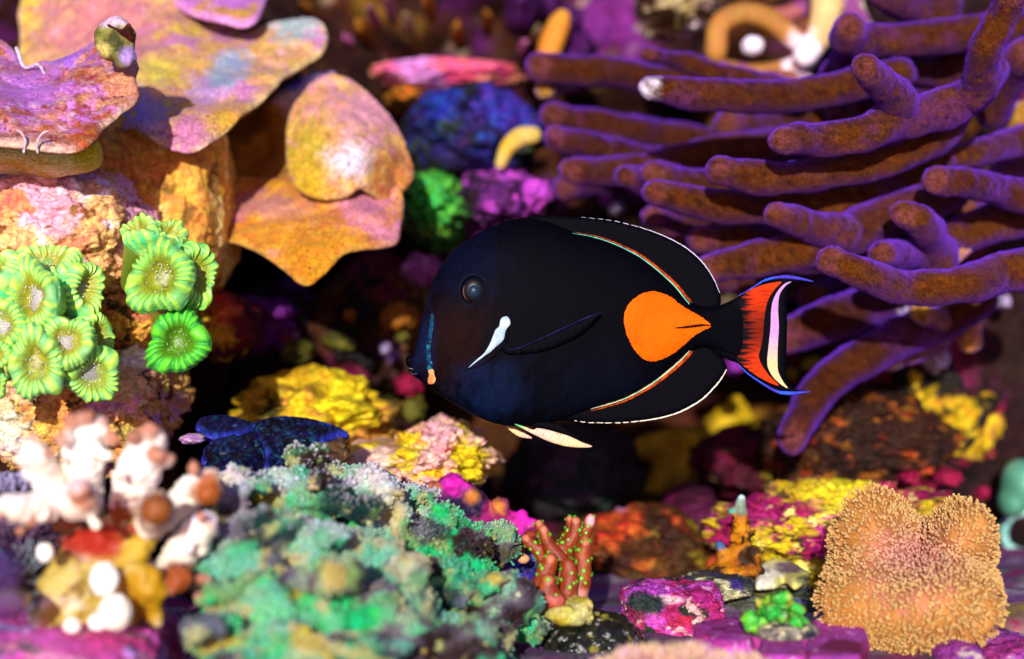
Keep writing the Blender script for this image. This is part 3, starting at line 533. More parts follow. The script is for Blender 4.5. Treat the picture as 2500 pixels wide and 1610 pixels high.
for a in [(118, 640, .985, 72, 52, (.1, -.55, .85), 17, 1, .0, (0, 0), .1, .9), (82, 727, .955, 55, 82, (-.15, -1, .05), 20, 2, 0, (.06, 0), 1, .8), (206, 704, .985, 56, 56, (.85, -.6, .05), 18, 3, .05, (0, 0), .7, 1.0),
          (0, 676, .985, 55, 60, (-.7, -.5, .5), 17, 4, .1, (0, 0), .2, 1), (4, 795, .950, 52, 66, (.05, -1, .15), 19, 5, 0, (0, 0), 1, .8), (88, 888, .935, 56, 84, (.1, -1, -.05), 19, 6, 0, (.03, 1), .25, .8, 12),
          (165, 832, .940, 54, 60, (.2, -1, .2), 18, 7, 0, (0, 0), .9, .8), (232, 822, .985, 52, 58, (.95, -.35, .2), 20, 8, .1, (0, 0), .2, .9), (226, 915, .955, 58, 66, (.35, -.9, -.25), 19, 9, .15, (0, 0), 1, .9), (-10, 868, .93, 30, 36, (.1, -1, 0), 14, 10, 0, (0, 0), .2, .8), (-14, 935, .94, 30, 34, (.1, -1, 0), 14, 18, .1, (0, 0), .3, .8)]:
    head(t, *a)
me = fuse([ptube([(118, 660, .995), (130, 760, 1.02), (130, 850, 1.04)], 45), ptube([(60, 860, 1.0), (110, 840, 1.02), (160, 860, 1.04)], 55), ptube([(230, 900, .99), (180, 860, 1.02), (150, 800, 1.05)], 42), ptube([(0, 720, 1.0), (40, 790, 1.03), (100, 850, 1.05)], 45), ptube([(220, 800, 1.0), (170, 820, 1.03)], 38), ptube([(10, 900, .97), (60, 880, 1.02)], 36)], .002)
v = verts(me); setcol(me, paint(v, (L(195, 205, 90, .75), L(205, 185, 80, .7), 60), [(L(130, 190, 90, .7), 60, .2, .1, 190)])); link('stalk', me, M_POLYP, t)
t = thing('candy_cane_coral', P(400, 880, 1.08), 'smaller vivid green candy cane coral with three open heads in a column', 'coral')
for a in [(338, 562, 1.0, 46, 40, (-.35, -.55, .75), 12, 11, .12, (0, 0), .1, .9), (416, 572, 1.005, 42, 40, (.45, -.5, .7), 12, 12, .12, (0, 0), .1, .9), (392, 678, .965, 72, 80, (-.1, -1, .1), 21, 13, .3, (.03, 0), .3, .8), (478, 668, .985, 52, 68, (.7, -.75, .1), 17, 14, .35, (0, 0), 0, .9), (434, 836, .975, 64, 72, (.05, -1, .08), 19, 15, .9, (0, 0), .05, .9), (455, 800, 1.0, 46, 60, (.6, -.7, .3), 15, 16, .9, (0, 0), 0, .8)]:
    head(t, *a)
me = fuse([ptube([(340, 590, 1.01), (330, 640, 1.03), (325, 690, 1.06)], [38, 32, 34]), ptube([(395, 600, 1.02), (395, 680, 1.0), (400, 740, 1.05)], 48), ptube([(480, 670, 1.0), (440, 720, 1.05), (400, 760, 1.08)], 40), ptube([(440, 830, 1.0), (430, 790, 1.04), (390, 770, 1.08)], 40), ell(385, 590, 1.015, 50, 40)], .002)
v = verts(me); setcol(me, paint(v, (L(185, 200, 70, .72), L(150, 195, 60, .7), 60))); link('stalk', me, M_POLYP, t)

# ------------------------------------------------------------------ finger leather coral (right): every branch a part
k = 1.0456
BR = [  # display-pixel path, radius, distance, tone (0 dark .. 1 pale)
 ([(1262, 158), (1400, 168), (1540, 188), (1720, 215), (1900, 240)], 33, 1.27, .15), ([(1270, 208), (1330, 190)], 22, 1.29, .7),
 ([(1512, 128), (1600, 148), (1700, 178), (1860, 220)], [18, 22, 26, 30], 1.21, .15), ([(1518, 206), (1620, 222), (1750, 224), (1880, 222), (1990, 200), (2100, 170)], [24, 33, 36, 36, 36, 36], 1.115, .25),
 ([(1985, 68), (1985, 92), (2060, 98), (2150, 92), (2280, 76), (2420, 55)], [36, 40, 38, 38, 38, 40], 1.15, .25), ([(1980, 80), (1975, 140), (1940, 190)], 34, 1.19, .2),
 ([(1828, 328), (1920, 326), (2020, 312), (2090, 280), (2190, 258), (2270, 215), (2310, 165)], [30, 38, 40, 46, 44, 42, 40], 1.045, .35), ([(2020, 158), (2060, 196), (2096, 240), (2085, 290)], [28, 38, 42, 44], 1.03, .3),
 ([(2370, -30), (2340, 40), (2300, 110), (2290, 190), (2270, 220)], [34, 34, 38, 40, 40], 1.035, .3),
 ([(1682, 398), (1800, 418), (1950, 400), (2080, 370), (2180, 310), (2230, 260)], [30, 36, 37, 38, 48, 42], 1.075, .3), ([(1530, 448), (1650, 478), (1800, 484), (1950, 468), (2070, 440), (2180, 380)], [28, 36, 38, 38, 40, 44], 1.115, .3),
 ([(1290, 272), (1420, 298), (1560, 322), (1720, 352)], [28, 34, 36, 36], 1.28, .1), ([(1295, 322), (1400, 350), (1520, 380), (1660, 392)], [26, 34, 36, 36], 1.25, .1), ([(1330, 398), (1420, 402), (1550, 388), (1690, 352), (1850, 335), (2000, 330)], [28, 34, 36, 38, 38, 40], 1.22, .2),
 ([(1462, 412), (1540, 438), (1640, 440)], [24, 34, 36], 1.19, .12), ([(1525, 405), (1590, 425), (1700, 440), (1850, 420)], [28, 34, 36, 36], 1.16, .2),
 ([(1320, 440), (1400, 428), (1500, 440)], 28, 1.3, .12), ([(1525, 505), (1600, 512), (1700, 520), (1800, 530)], [24, 30, 34, 36], 1.2, .2),
 ([(1812, 500), (1870, 520), (1950, 545), (2010, 540)], [28, 34, 40, 42], 1.09, .4), ([(1650, 632), (1760, 608), (1880, 580), (2000, 540), (2120, 490), (2230, 440)], [30, 38, 42, 46, 44, 42], 1.11, .3),
 ([(1640, 560), (1740, 558), (1850, 550), (1960, 520)], 32, 1.17, .3),
 ([(1938, 606), (2010, 642), (2120, 672), (2250, 664), (2330, 640), (2450, 615)], [30, 36, 40, 42, 44, 46], 1.045, .35),
 ([(2185, 424), (2270, 430), (2340, 445), (2450, 470)], [30, 34, 36, 40], 1.10, .2), ([(2108, 502), (2150, 520), (2175, 560), (2200, 610)], [28, 34, 38, 36], 1.085, .4), ([(2060, 596), (2120, 596), (2200, 590)], [28, 34, 36], 1.10, .25),
 ([(2150, 590), (2260, 545), (2360, 510), (2450, 490)], [36, 42, 44, 44], 1.15, .4), ([(2070, 642), (2150, 622), (2220, 590), (2260, 560)], [18, 26, 28, 24], 1.13, .95),
 ([(2210, -30), (2200, 50), (2225, 130), (2215, 190)], [40, 42, 42, 40], 1.2, .45), ([(2060, -30), (2140, 20), (2190, 60)], [44, 44, 42], 1.19, .4), ([(2100, 160), (2180, 170), (2240, 190), (2300, 200)], 34, 1.22, .3),
 ([(2160, 378), (2280, 360), (2360, 335), (2450, 320)], [28, 30, 34, 36], 1.16, .35), ([(2390, 265), (2360, 340), (2325, 410)], [26, 34, 38], 1.25, .7), ([(2270, 290), (2230, 340), (2200, 370)], [22, 24, 24], 1.2, .8),
 ([(2391, 130), (2345, 190), (2320, 260)], 40, 1.15, .2), ([(1960, 260), (2060, 250), (2170, 235)], 30, 1.2, .15),
 ([(1830, 790), (1950, 745), (2080, 700), (2200, 680)], [38, 48, 50, 46], 1.2, .1), ([(1850, 1025), (1900, 935), (1960, 870), (2050, 815), (2180, 755), (2290, 700)], [34, 40, 42, 44, 44, 40], 1.16, .12),
 ([(1950, 862), (2080, 812), (2180, 780)], 26, 1.24, .5), ([(2075, 845), (2160, 815), (2200, 790)], 22, 1.22, .6), ([(2150, 730), (2190, 750), (2200, 780)], 26, 1.18, .6), ([(2275, 700), (2278, 750), (2265, 795)], [14, 18, 26], 1.2, .95), ([(1990, 735), (2060, 735), (2120, 725)], 36, 1.25, .9),
 ([(1900, 700), (1980, 680), (2060, 690)], 34, 1.25, .3), ([(2250, 480), (2330, 420), (2391, 380)], 30, 1.22, .5), ([(1700, 290), (1820, 290), (1950, 270)], 32, 1.26, .25), ([(2050, 420), (2120, 440), (2170, 480)], 38, 1.17, .55), ([(1690, 640), (1800, 660), (1930, 655)], 34, 1.24, .2)]
t = thing('finger_leather_coral', P(2560, 1000, 1.25), 'large brown finger leather coral with violet edged branches reaching left', 'coral')
for i, (pts, r, d, tone) in enumerate(BR):
    rs = RS(300 + i); a = np.array(pts, float) * k; n = len(a)
    dd = d + np.linspace(0, .05, n) + rs.uniform(-.006, .006, n)
    rr = np.asarray(r if not np.isscalar(r) else [r] * n, float) * k * 1.1
    w, f = ptube([(x, y, z) for (x, y), z in zip(a, dd)], rr, seg=28, n=60)
    cen = w.mean(0); nrm = None
    w0 = w.copy(); off = fbm(w0 * 45, 3, i) * .0022 + fbm(w0 * 300, 2, i + 50) * .0006
    me = raw(w, f); w = w + vnorm(me) * off[:, None]; me.vertices.foreach_set('co', w.astype(np.float32).ravel())
    brown = L(112, 60, 8, .5); dark = L(80, 36, 14, .42); pale = L(205, 145, 45, .8)
    b = dark * (1 - min(1, tone * 2)) + brown * min(1, tone * 2) if tone < .5 else brown * (2 - 2 * tone) + pale * (2 * tone - 1)
    c = paint(w, (b, b * 1.25, 40), [(L(100, 45, 90, .7), 24, .34, .2, 301), (b * 1.9, 210, .3, .25, 302), (b * .5, 260, .25, .2, 303)])
    tip = P(a[0, 0], a[0, 1], dd[0]); q = np.linalg.norm(w - tip, axis=1) / (rr[0] / 5000 * d)
    m = (1 - smooth(.75, 1.35, q + fbm(w * 200, 2, 2) * .4))[:, None] * (1 if i == 3 else .6); tc = L(160, 85, 95, .65) if tone < .6 else L(235, 190, 90, .85)
    if i == 3: tc = L(250, 240, 255)
    c = c * (1 - m * .8) + tc * m * .8
    setcol(me, c); link('branch', me, M_TUBE, t)
t = thing('finger_leather_coral', P(1900, 190, 1.45), 'cream coloured looped leather coral high behind the brown fingers', 'coral')
loop = [(1672, 120), (1680, 60), (1730, 32), (1790, 42), (1840, 80), (1890, 122), (1850, 160), (1760, 175), (1690, 165)]
for pts, r, d, cc in ((loop, 26, 1.36, L(190, 130, 60, .8)), ([(1880, 128), (1915, 80), (1930, 20), (1930, -40)], [28, 32, 38, 40], 1.34, L(235, 195, 130, .9)), ([(2010, 60), (1985, 20), (1970, -40)], [26, 34, 38], 1.36, L(245, 235, 200, .95)), ([(1800, 40), (1840, 35), (1880, 20), (1920, 30)], 22, 1.38, L(170, 90, 90, .8)), ([(1880, 200), (1820, 190), (1740, 200), (1690, 170)], 28, 1.34, L(150, 80, 60, .8))):
    a = np.array(pts, float) * k; me = raw(*ptube([(x, y, d) for x, y in a], np.asarray(r if not np.isscalar(r) else [r] * len(a)) * k, seg=20, n=50)); v = verts(me)
    c = paint(v, (cc, cc * .75, 30), [(L(150, 70, 140, .7), 26, .25, .1, 311)]); c = spot(c, v, 1965, 130, 45, L(245, 225, 245)); setcol(me, c); link('branch', me, M_STONY, t)
me = rockmesh((1837, 113, 1.35), (27, 24, .010), 312, (L(250, 245, 255), L(240, 225, 250), 60), amp=.1, sub=3); tag(link('sponge_ball', me, M_STONY), 'round white sponge ball inside the cream coral loop', 'sponge')

# ------------------------------------------------------------------ the fish (mid-plane 1 m from the camera), facing left
t = thing('surgeonfish', P(1400, 1035, 1.0), 'black surgeonfish with orange teardrop by the tail, swimming left', 'fish')
c7 = lambda q: [(960 + x * .4027, 500 + y * .4026) for x, y in q]
c8 = lambda q: [(1440 + x * .4026, 500 + y * .4026) for x, y in q]
TOP = np.array([(1000, 882), (1004, 872), (1012, 862), (1026, 798), (1036, 750), (1045, 713), (1061, 669), (1089, 629), (1121, 599), (1161, 572), (1202, 552), (1258, 537), (1306, 534), (1350, 545), (1398, 566), (1440, 577), (1480, 588), (1520, 605), (1561, 627), (1601, 657), (1641, 693), (1665, 718), (1690, 742), (1730, 752), (1770, 745), (1800, 726), (1825, 714)], float)
BOT = np.array([(1000, 886), (1004, 915), (1016, 923), (1040, 939), (1061, 955), (1089, 975), (1121, 995), (1161, 1017), (1202, 1033), (1240, 1041), (1300, 1042), (1360, 1030), (1400, 1014), (1440, 999), (1480, 987), (1520, 975), (1561, 955), (1601, 929), (1641, 897), (1669, 869), (1690, 853), (1730, 848), (1770, 862), (1800, 884), (1825, 898)], float)
def sm(a, x):
    y = np.interp(x, a[:, 0], a[:, 1]); return y
XS = np.concatenate([1000 + 30 * np.linspace(0, 1, 14) ** 1.8, np.linspace(1034, 1825, 130)])
topz, botz = sm(TOP, XS), sm(BOT, XS)
def relax(a, n=3):
    for _ in range(n): a = np.concatenate([a[:1], (a[:-2] + 2 * a[1:-1] + a[2:]) / 4, a[-1:]])
    return a
topz, botz = relax(topz, 4), relax(botz, 4)
TX = np.array([1000, 1010, 1040, 1100, 1180, 1280, 1400, 1550, 1680, 1740, 1790, 1825]); TY = np.array([.0035, .006, .0098, .0145, .0178, .0188, .0178, .0130, .0072, .0050, .0026, .0008])
HT = relax(np.interp(XS, TX, TY), 12)
NR = 56; ph = np.arange(NR) / NR * 2 * math.pi; V = []
for x, a, b, h in zip(XS, topz, botz, HT):
    cz, hh = (a + b) / 2, (b - a) / 2; cy = np.cos(ph); y = 1 + h * np.sign(np.sin(ph)) * np.abs(np.sin(ph)) ** .85
    V.append(np.column_stack([np.full(NR, (x - 1250) / 5000), y, CZ + (805 - cz + hh * cy) / 5000]))
V = np.concatenate(V); n = len(XS); ii = np.arange(n - 1)[:, None] * NR + np.arange(NR)[None]; jj = np.arange(n - 1)[:, None] * NR + (np.arange(NR)[None] + 1) % NR
F = [tuple(q) for q in np.stack([ii, jj, jj + NR, ii + NR], -1).reshape(-1, 4)] + [tuple(range(NR)), tuple(range((n - 1) * NR, n * NR))[::-1]]
def half(px, py):
    cz = np.interp(px, XS, (topz + botz) / 2); hh = np.interp(px, XS, (botz - topz) / 2); u = np.clip(np.abs(py - cz) / hh, 0, 1)
    return np.interp(px, XS, HT) * (1 - u * u) ** .425
me = raw(V, F); bm = bmesh.new(); bm.from_mesh(me); bmesh.ops.recalc_face_normals(bm, faces=bm.faces); bm.to_mesh(me); bm.free()
BLK = np.array([.0012, .0012, .0028]); NAVY = np.array([.0028, .0075, .030])
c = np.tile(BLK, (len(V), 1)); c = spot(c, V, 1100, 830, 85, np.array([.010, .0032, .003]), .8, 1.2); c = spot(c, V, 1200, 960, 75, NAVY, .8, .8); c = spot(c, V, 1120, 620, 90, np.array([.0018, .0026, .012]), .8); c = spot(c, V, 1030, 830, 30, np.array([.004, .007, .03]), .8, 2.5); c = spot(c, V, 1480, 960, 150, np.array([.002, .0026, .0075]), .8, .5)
setcol(me, c); body = link('body', me, M_SKIN, t)
def fin(name, outline, d=1.0, thick=.002, step=7, parent=None, mat=None, colf=None, ctrl=None):
    me, bd, bk = sheet(outline, ctrl or [(0, 0, d)], step, thick, 10, 3); v = verts(me)
    v[:, 1] += np.sin((v[:, 0] * 1.0 + v[:, 2] * .6) * 1400) * .00012; me.vertices.foreach_set('co', v.astype(np.float32).ravel())
    setcol(me, colf(v, bd) if colf else np.tile(BLK, (len(v), 1))); return link(name, me, mat or M_SKIN, parent or t)
def line(name, pts, r, col, parent, d, mat=None, flatten=1):
    a = np.array(pts, float); dd = d(a) if callable(d) else np.full(len(a), d)
    v, f = ptube([(x, y, z) for (x, y), z in zip(a, dd)], r, seg=8, n=max(40, len(a) * 14)); v = v + np.column_stack([fbm(v * 900, 2, 1), 0 * v[:, 0], fbm(v * 900, 2, 2)]) * .00022; me = raw(v, f)
    setcol(me, col(verts(me)) if callable(col) else np.tile(col, (len(v), 1))); return link(name, me, mat or M_MARK, parent)
def overlay(name, outline, off, step, parent, colf, mat=None, surf=half):
    rs = RS(5); o = closed(outline, step); v2, f, bd = fill(o, step, rs); h = surf(v2[:, 0], v2[:, 1]) + off * np.clip(.3 + bd / 6, 0, 1)
    p = P(v2[:, 0], v2[:, 1], 1 - h); fn = np.cross(p[f[:, 1]] - p[f[:, 0]], p[f[:, 2]] - p[f[:, 0]])
    if fn[:, 1].mean() > 0: f = f[:, ::-1]
    me = raw(p, f); setcol(me, colf(p, v2, bd)); return link(name, me, mat or M_MARK, parent)
rs = RS(77)
dorsal = fin('dorsal_fin', c7([(600, 150), (660, 108), (740, 88), (860, 70), (1000, 69), (1150, 79), (1300, 94)]) + c8([(200, 112), (340, 150), (480, 205), (600, 275), (690, 360), (750, 450), (785, 530), (795, 598), (760, 640), (690, 650), (600, 640), (540, 560), (430, 440), (300, 340), (150, 260), (0, 240)]) + c7([(1200, 250), (1000, 180), (800, 140)]))
anal = fin('anal_fin', c7([(940, 1300), (1040, 1312), (1110, 1314)]) + c8([(0, 1321), (180, 1322), (300, 1312), (440, 1290), (560, 1250), (680, 1180), (770, 1090), (812, 1030), (832, 990), (800, 930), (720, 860), (620, 870), (560, 890), (440, 1010), (300, 1110), (150, 1180), (0, 1220)]) + c7([(1150, 1230)]))
tailo = c8([(740, 640), (800, 606), (860, 580), (915, 552), (990, 505), (1060, 462), (1140, 442), (1210, 440), (1290, 450), (1355, 465), (1290, 468), (1235, 478), (1205, 510), (1195, 570), (1196, 700), (1195, 800), (1190, 930), (1188, 1010), (1200, 1070), (1230, 1110), (1280, 1126), (1340, 1133), (1270, 1143), (1200, 1143), (1130, 1130), (1050, 1085), (960, 1025), (900, 965), (850, 946), (790, 910), (740, 860)])
tail = fin('tail_fin', tailo, thick=.0024, step=6, colf=lambda v, bd: np.tile(BLK * 1.2, (len(v), 1)))
flat = lambda x, y: np.full(len(x), .0013)
def redcol(p, v2, bd):
    # dark rays fade into the red patch from its front edge
    x = (v2[:, 0] - 1440) / .4026; y = (v2[:, 1] - 500) / .4026; ray = noise(np.column_stack([x * .004, y * .075, 0 * x]), 3)
    m = smooth(.0, .6, (x - 905) / 110 + ray * .75 - .12 - .22 * np.exp(-((y - 760) / 150) ** 2))[:, None]; s = np.exp(-((y - 760) / 170) ** 2)[:, None]
    red = L(225, 58, 8, .8) * (1 - s) + L(125, 28, 8, .7) * s; red = red * (1 - .45 * smooth(.1, .5, noise(np.column_stack([x * .01, y * .11, 0 * x]), 6)))[:, None]
    return BLK * (1 - m) + red * m
overlay('red_band', c8([(905, 590), (950, 530), (1000, 505), (1060, 484), (1120, 473), (1162, 470), (1120, 515), (1085, 570), (1065, 640), (1055, 720), (1050, 790), (1038, 860), (1025, 920), (1045, 975), (1090, 1040), (1145, 1096), (1080, 1075), (1000, 1030), (940, 985), (890, 945), (905, 900), (920, 850), (922, 750), (922, 660)]), .0001, 3.2, tail, redcol, surf=flat)
overlay('pale_stripe', c8([(1222, 468), (1185, 495), (1150, 550), (1142, 640), (1146, 740), (1140, 850), (1138, 950), (1142, 1010), (1170, 1070), (1200, 1112), (1165, 1095), (1115, 1050), (1085, 1000), (1076, 950), (1085, 850), (1096, 740), (1100, 640), (1115, 570), (1150, 510), (1190, 475)]), .0001, 3, tail,
        lambda p, v2, bd: (lambda s: (L(190, 140, 200, .85) * (1 - s) + L(215, 195, 140, .85) * s) * (1 + .25 * noise(np.column_stack([v2 * .25, 0 * s]), 2))[:, None])(smooth(800, 900, v2[:, 1])[:, None]), surf=flat)
for pts in ([(905, 552), (990, 502), (1060, 460), (1140, 441), (1210, 440), (1290, 452), (1355, 466)], [(895, 965), (960, 1026), (1050, 1087), (1130, 1132), (1200, 1144), (1280, 1140), (1340, 1134)]):
    line('blue_edge', c8(pts), [.6, 1.8, 2.6, 4, 5, 3.5, .8], lambda v: paint(v, (L(70, 60, 190, .8), L(50, 90, 225, .85), 70)), tail, .999)
# fin base lines: pale turquoise inner, orange outer
dl = c7([(1087, 175)]) + c8([(0, 193), (100, 222), (200, 264), (300, 317), (400, 392), (500, 482), (560, 552), (602, 602)])
al = c8([(605, 886), (560, 935), (500, 990), (400, 1070), (300, 1132), (200, 1182), (100, 1214), (0, 1240)])
def on(a): return 1 - np.maximum(half(a[:, 0], a[:, 1]), .0012) - .0003
line('dorsal_base_line', dl, [.6, 1.3, 1.7, 2.0, 2.2, 2.4, 2.4, 2.0, 1.2], lambda v: paint(v, (L(90, 205, 180, .85), L(130, 220, 195, .85), 300)), t, on)
line('dorsal_base_band', [(x + 4.2, y - 3.4) for x, y in dl], [.2, .6, 1.2, 1.8, 2.6, 3.4, 4.2, 4.6, 3.4], lambda v: paint(v, (L(225, 90, 14, .75), L(150, 45, 10, .7), 420)), t, lambda a: on(a) + .0004)
line('anal_base_line', al, [1.4, 2.1, 2.5, 2.5, 2.3, 1.9, 1.4, .6], lambda v: paint(v, (L(205, 205, 160, .85), L(150, 190, 160, .8), 200)), t, on)
line('anal_base_band', [(x + 3.6, y + 4.4) for x, y in al], [4.4, 4.4, 3.8, 3.2, 2.4, 1.9, 1.4, .8], lambda v: paint(v, (L(220, 85, 14, .75), L(150, 45, 10, .7), 420)), t, lambda a: on(a) + .0004)
de = c7([(1140, 77), (1300, 93)]) + c8([(200, 111), (340, 149), (480, 204), (600, 274), (690, 359), (750, 449), (788, 535)])
ae = c7([(1100, 1311)]) + c8([(0, 1322), (180, 1323), (300, 1313), (440, 1291), (560, 1251), (680, 1181), (770, 1091), (812, 1031), (828, 1000)])
def dash(a, b, f): return lambda v: (lambda m: a * m + b * (1 - m))(smooth(-.1, .2, np.sin(v[:, 0] * f) + .8 * smooth(.045, .07, v[:, 0]) + .3)[:, None])
line('dorsal_margin', de, [.35, .6, .8, 1.0, 1.3, 1.5, 1.5, 1.2, .6], dash(L(205, 200, 225, .85), BLK, 1500), dorsal, .9985)
line('anal_margin', ae, [.7, 1.0, 1.3, 1.5, 1.8, 2.0, 2.0, 1.8, 1.5, .8], dash(L(235, 225, 205, .9), BLK, 1500), anal, .9985)
spoto = c8([(207, 700), (222, 630), (262, 575), (318, 538), (380, 524), (440, 534), (500, 562), (560, 608), (620, 648), (680, 684), (735, 735), (680, 768), (620, 806), (560, 866), (500, 911), (440, 941), (390, 953), (340, 946), (300, 916), (258, 860), (222, 780)])
so_ = closed(spoto, 4); so_ = so_ + RS(3).uniform(-.9, .9, so_.shape)
ors = overlay('orange_spot', so_, .0005, 5, t, lambda p, v2, bd: paint(p, (L(250, 106, 2, .76), L(244, 98, 2, .73), 40), [(L(205, 80, 6, .65), 60, .42, .1, 9)]))
line('tail_spine', c8([(515, 748), (570, 745), (630, 737), (690, 731), (732, 734)]), [1.2, 2.6, 3.4, 2.6, .8], L(60, 12, 6, .6), t, lambda a: 1 - half(a[:, 0], a[:, 1]) - .0006)
overlay('white_cheek_mark', c7([(672, 680), (692, 680), (708, 702), (708, 728), (690, 750), (678, 775), (672, 810), (652, 838), (622, 862), (590, 893), (558, 914), (510, 950), (456, 990), (500, 945), (545, 908), (572, 870), (590, 835), (608, 790), (620, 760), (642, 738), (648, 708), (655, 690)]), .0008, 3, t, lambda p, v2, bd: paint(p, (L(205, 225, 238, .72), L(180, 208, 228, .66), 220)))
overlay('face_line', c7([(222, 660), (250, 665), (245, 760), (228, 860), (232, 930), (245, 1000), (205, 1005), (200, 930), (195, 870), (210, 780)]), .0003, 3, t, lambda p, v2, bd: paint(p, (np.array([.004, .008, .03]), np.array([.004, .04, .09]), 260), [(np.array([.01, .16, .22]), 500, .2, .1, 3)]))
overlay('chin_patch', c7([(212, 1002), (242, 1000), (252, 1040), (260, 1060), (245, 1088), (212, 1090), (208, 1060), (216, 1035)]), .0005, 2.5, t, lambda p, v2, bd: paint(p, (L(235, 165, 110, .9), L(225, 130, 60, .9), 400)))
# eye: socket ring, ball, pupil
ec = P(1157, 711, 1 - half(np.array([1157.]), np.array([711.]))[0]).ravel(); u, fc = ico(4)
me = raw(u * np.array([.0062, .0022, .0070]) + ec + np.array([0, .0008, 0]), fc); setcol(me, np.tile(np.array([.0022, .002, .004]), (len(u), 1))); eye = link('eye', me, vmat('eye_ball', rough=.3, bump=.02, grain=.1, spec=.15), t)
me = raw(u * np.array([.0030, .0016, .0033]) + ec + np.array([0, -.0004, 0]), fc); setcol(me, np.tile(np.array([.008, .022, .045]), (len(u), 1))); link('pupil', me, vmat('pupil_lens', rough=.3, bump=0, grain=0, spec=.12), eye)
ring = [ec + np.array([math.cos(a) * .0070, .0001, math.sin(a) * .0080]) for a in np.linspace(0, 2 * math.pi, 26)]
me = raw(*tube(ring, .0007, 8, 60)); setcol(me, np.tile(np.array([.005, .006, .016]), (len(me.vertices), 1))); link('eye_rim', me, M_SKIN, eye)
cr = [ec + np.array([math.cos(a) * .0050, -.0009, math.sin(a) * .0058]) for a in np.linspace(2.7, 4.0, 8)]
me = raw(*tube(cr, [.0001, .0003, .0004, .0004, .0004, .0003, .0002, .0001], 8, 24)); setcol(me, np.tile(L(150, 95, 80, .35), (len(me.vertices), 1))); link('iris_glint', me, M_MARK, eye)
# mouth, gill line, pectoral and pelvic fins
me = fuse([ell(1003, 882, 1.0, 13, 17, 22), ell(1010, 905, 1.0, 13, 11, 22), ell(1022, 892, 1.0, 22, 26, 30)], .0006, 3); setcol(me, np.tile(BLK * 1.5, (len(me.vertices), 1))); mo = link('mouth', me, M_SKIN, t)
line('lip', c7([(96, 992), (125, 997), (160, 990)]), [.8, 1.3, .6], L(150, 145, 150, .5), mo, .9948, M_SKIN); line('lip', c7([(106, 1012), (120, 1028), (150, 1022), (168, 1000)]), [.6, 1.2, 1.0, .5], L(110, 110, 130, .4), mo, .9948, M_SKIN)
pec = fin('pectoral_fin', c7([(650, 870), (700, 880), (760, 868), (860, 828), (960, 782), (1060, 735), (1160, 690), (1262, 652), (1210, 720), (1130, 790), (1010, 850), (900, 890), (780, 905), (690, 905)]), ctrl=[(1230, 855, .9802), (1440, 770, .9775), (1380, 850, .979), (1300, 880, .9798)], thick=.0012, step=6)
line('leading_ray', c7([(690, 884), (760, 870), (860, 829), (960, 783), (1060, 736), (1160, 691), (1262, 653)]), [.8, 1.4, 1.5, 1.4, 1.3, 1.2, .5], lambda v: paint(v, (np.array([.006, .008, .045]), np.array([.01, .02, .10]), 60)), pec, lambda a: np.interp(a[:, 0], [1230, 1440], [.9797, .977]))
me = raw(*ptube([(x, y, 1 - half(np.array([x]), np.array([y]))[0]) for x, y in c7([(690, 690), (700, 780), (670, 860), (600, 930), (520, 980), (400, 1010)])], [1, 1.4, 1.6, 1.6, 1.4, .8], seg=8)); setcol(me, np.tile(BLK * .6, (len(me.vertices), 1))); link('gill_line', me, M_SKIN, t)
def pelcol(v, bd):
    x = v[:, 0] * 5000; z = v[:, 2] * 5000; r = np.sin((z + x * .40) * 1.5 + fbm(v * 60, 2, 3)); m = smooth(.3, .9, r)[:, None] * .3
    return paint(v, (L(240, 195, 170, .9), L(235, 205, 150, .9), 60)) * (1 - m)
fin('pelvic_fin', c7([(680, 1338), (740, 1362), (800, 1388), (842, 1416), (790, 1414), (745, 1398), (700, 1362)]), d=1.008, thick=.0012, step=4, colf=pelcol, mat=M_MARK)
pf = fin('pelvic_fin', c7([(735, 1330), (800, 1348), (850, 1366), (870, 1356), (920, 1362), (980, 1378), (1060, 1402), (1140, 1438), (1206, 1466), (1150, 1474), (1050, 1466), (960, 1442), (880, 1408), (810, 1372)]), d=.992, thick=.0014, step=4, colf=lambda v, bd: spot(pelcol(v, bd), v, 1262, 1040, 26, L(90, 215, 120, .8), .5, .5), mat=M_MARK)
fin('pelvic_membrane', c7([(840, 1310), (980, 1325), (1040, 1352), (1120, 1408), (1206, 1464), (1120, 1428), (1000, 1384), (900, 1356), (850, 1350)]), d=.995, thick=.001, step=4, parent=pf)

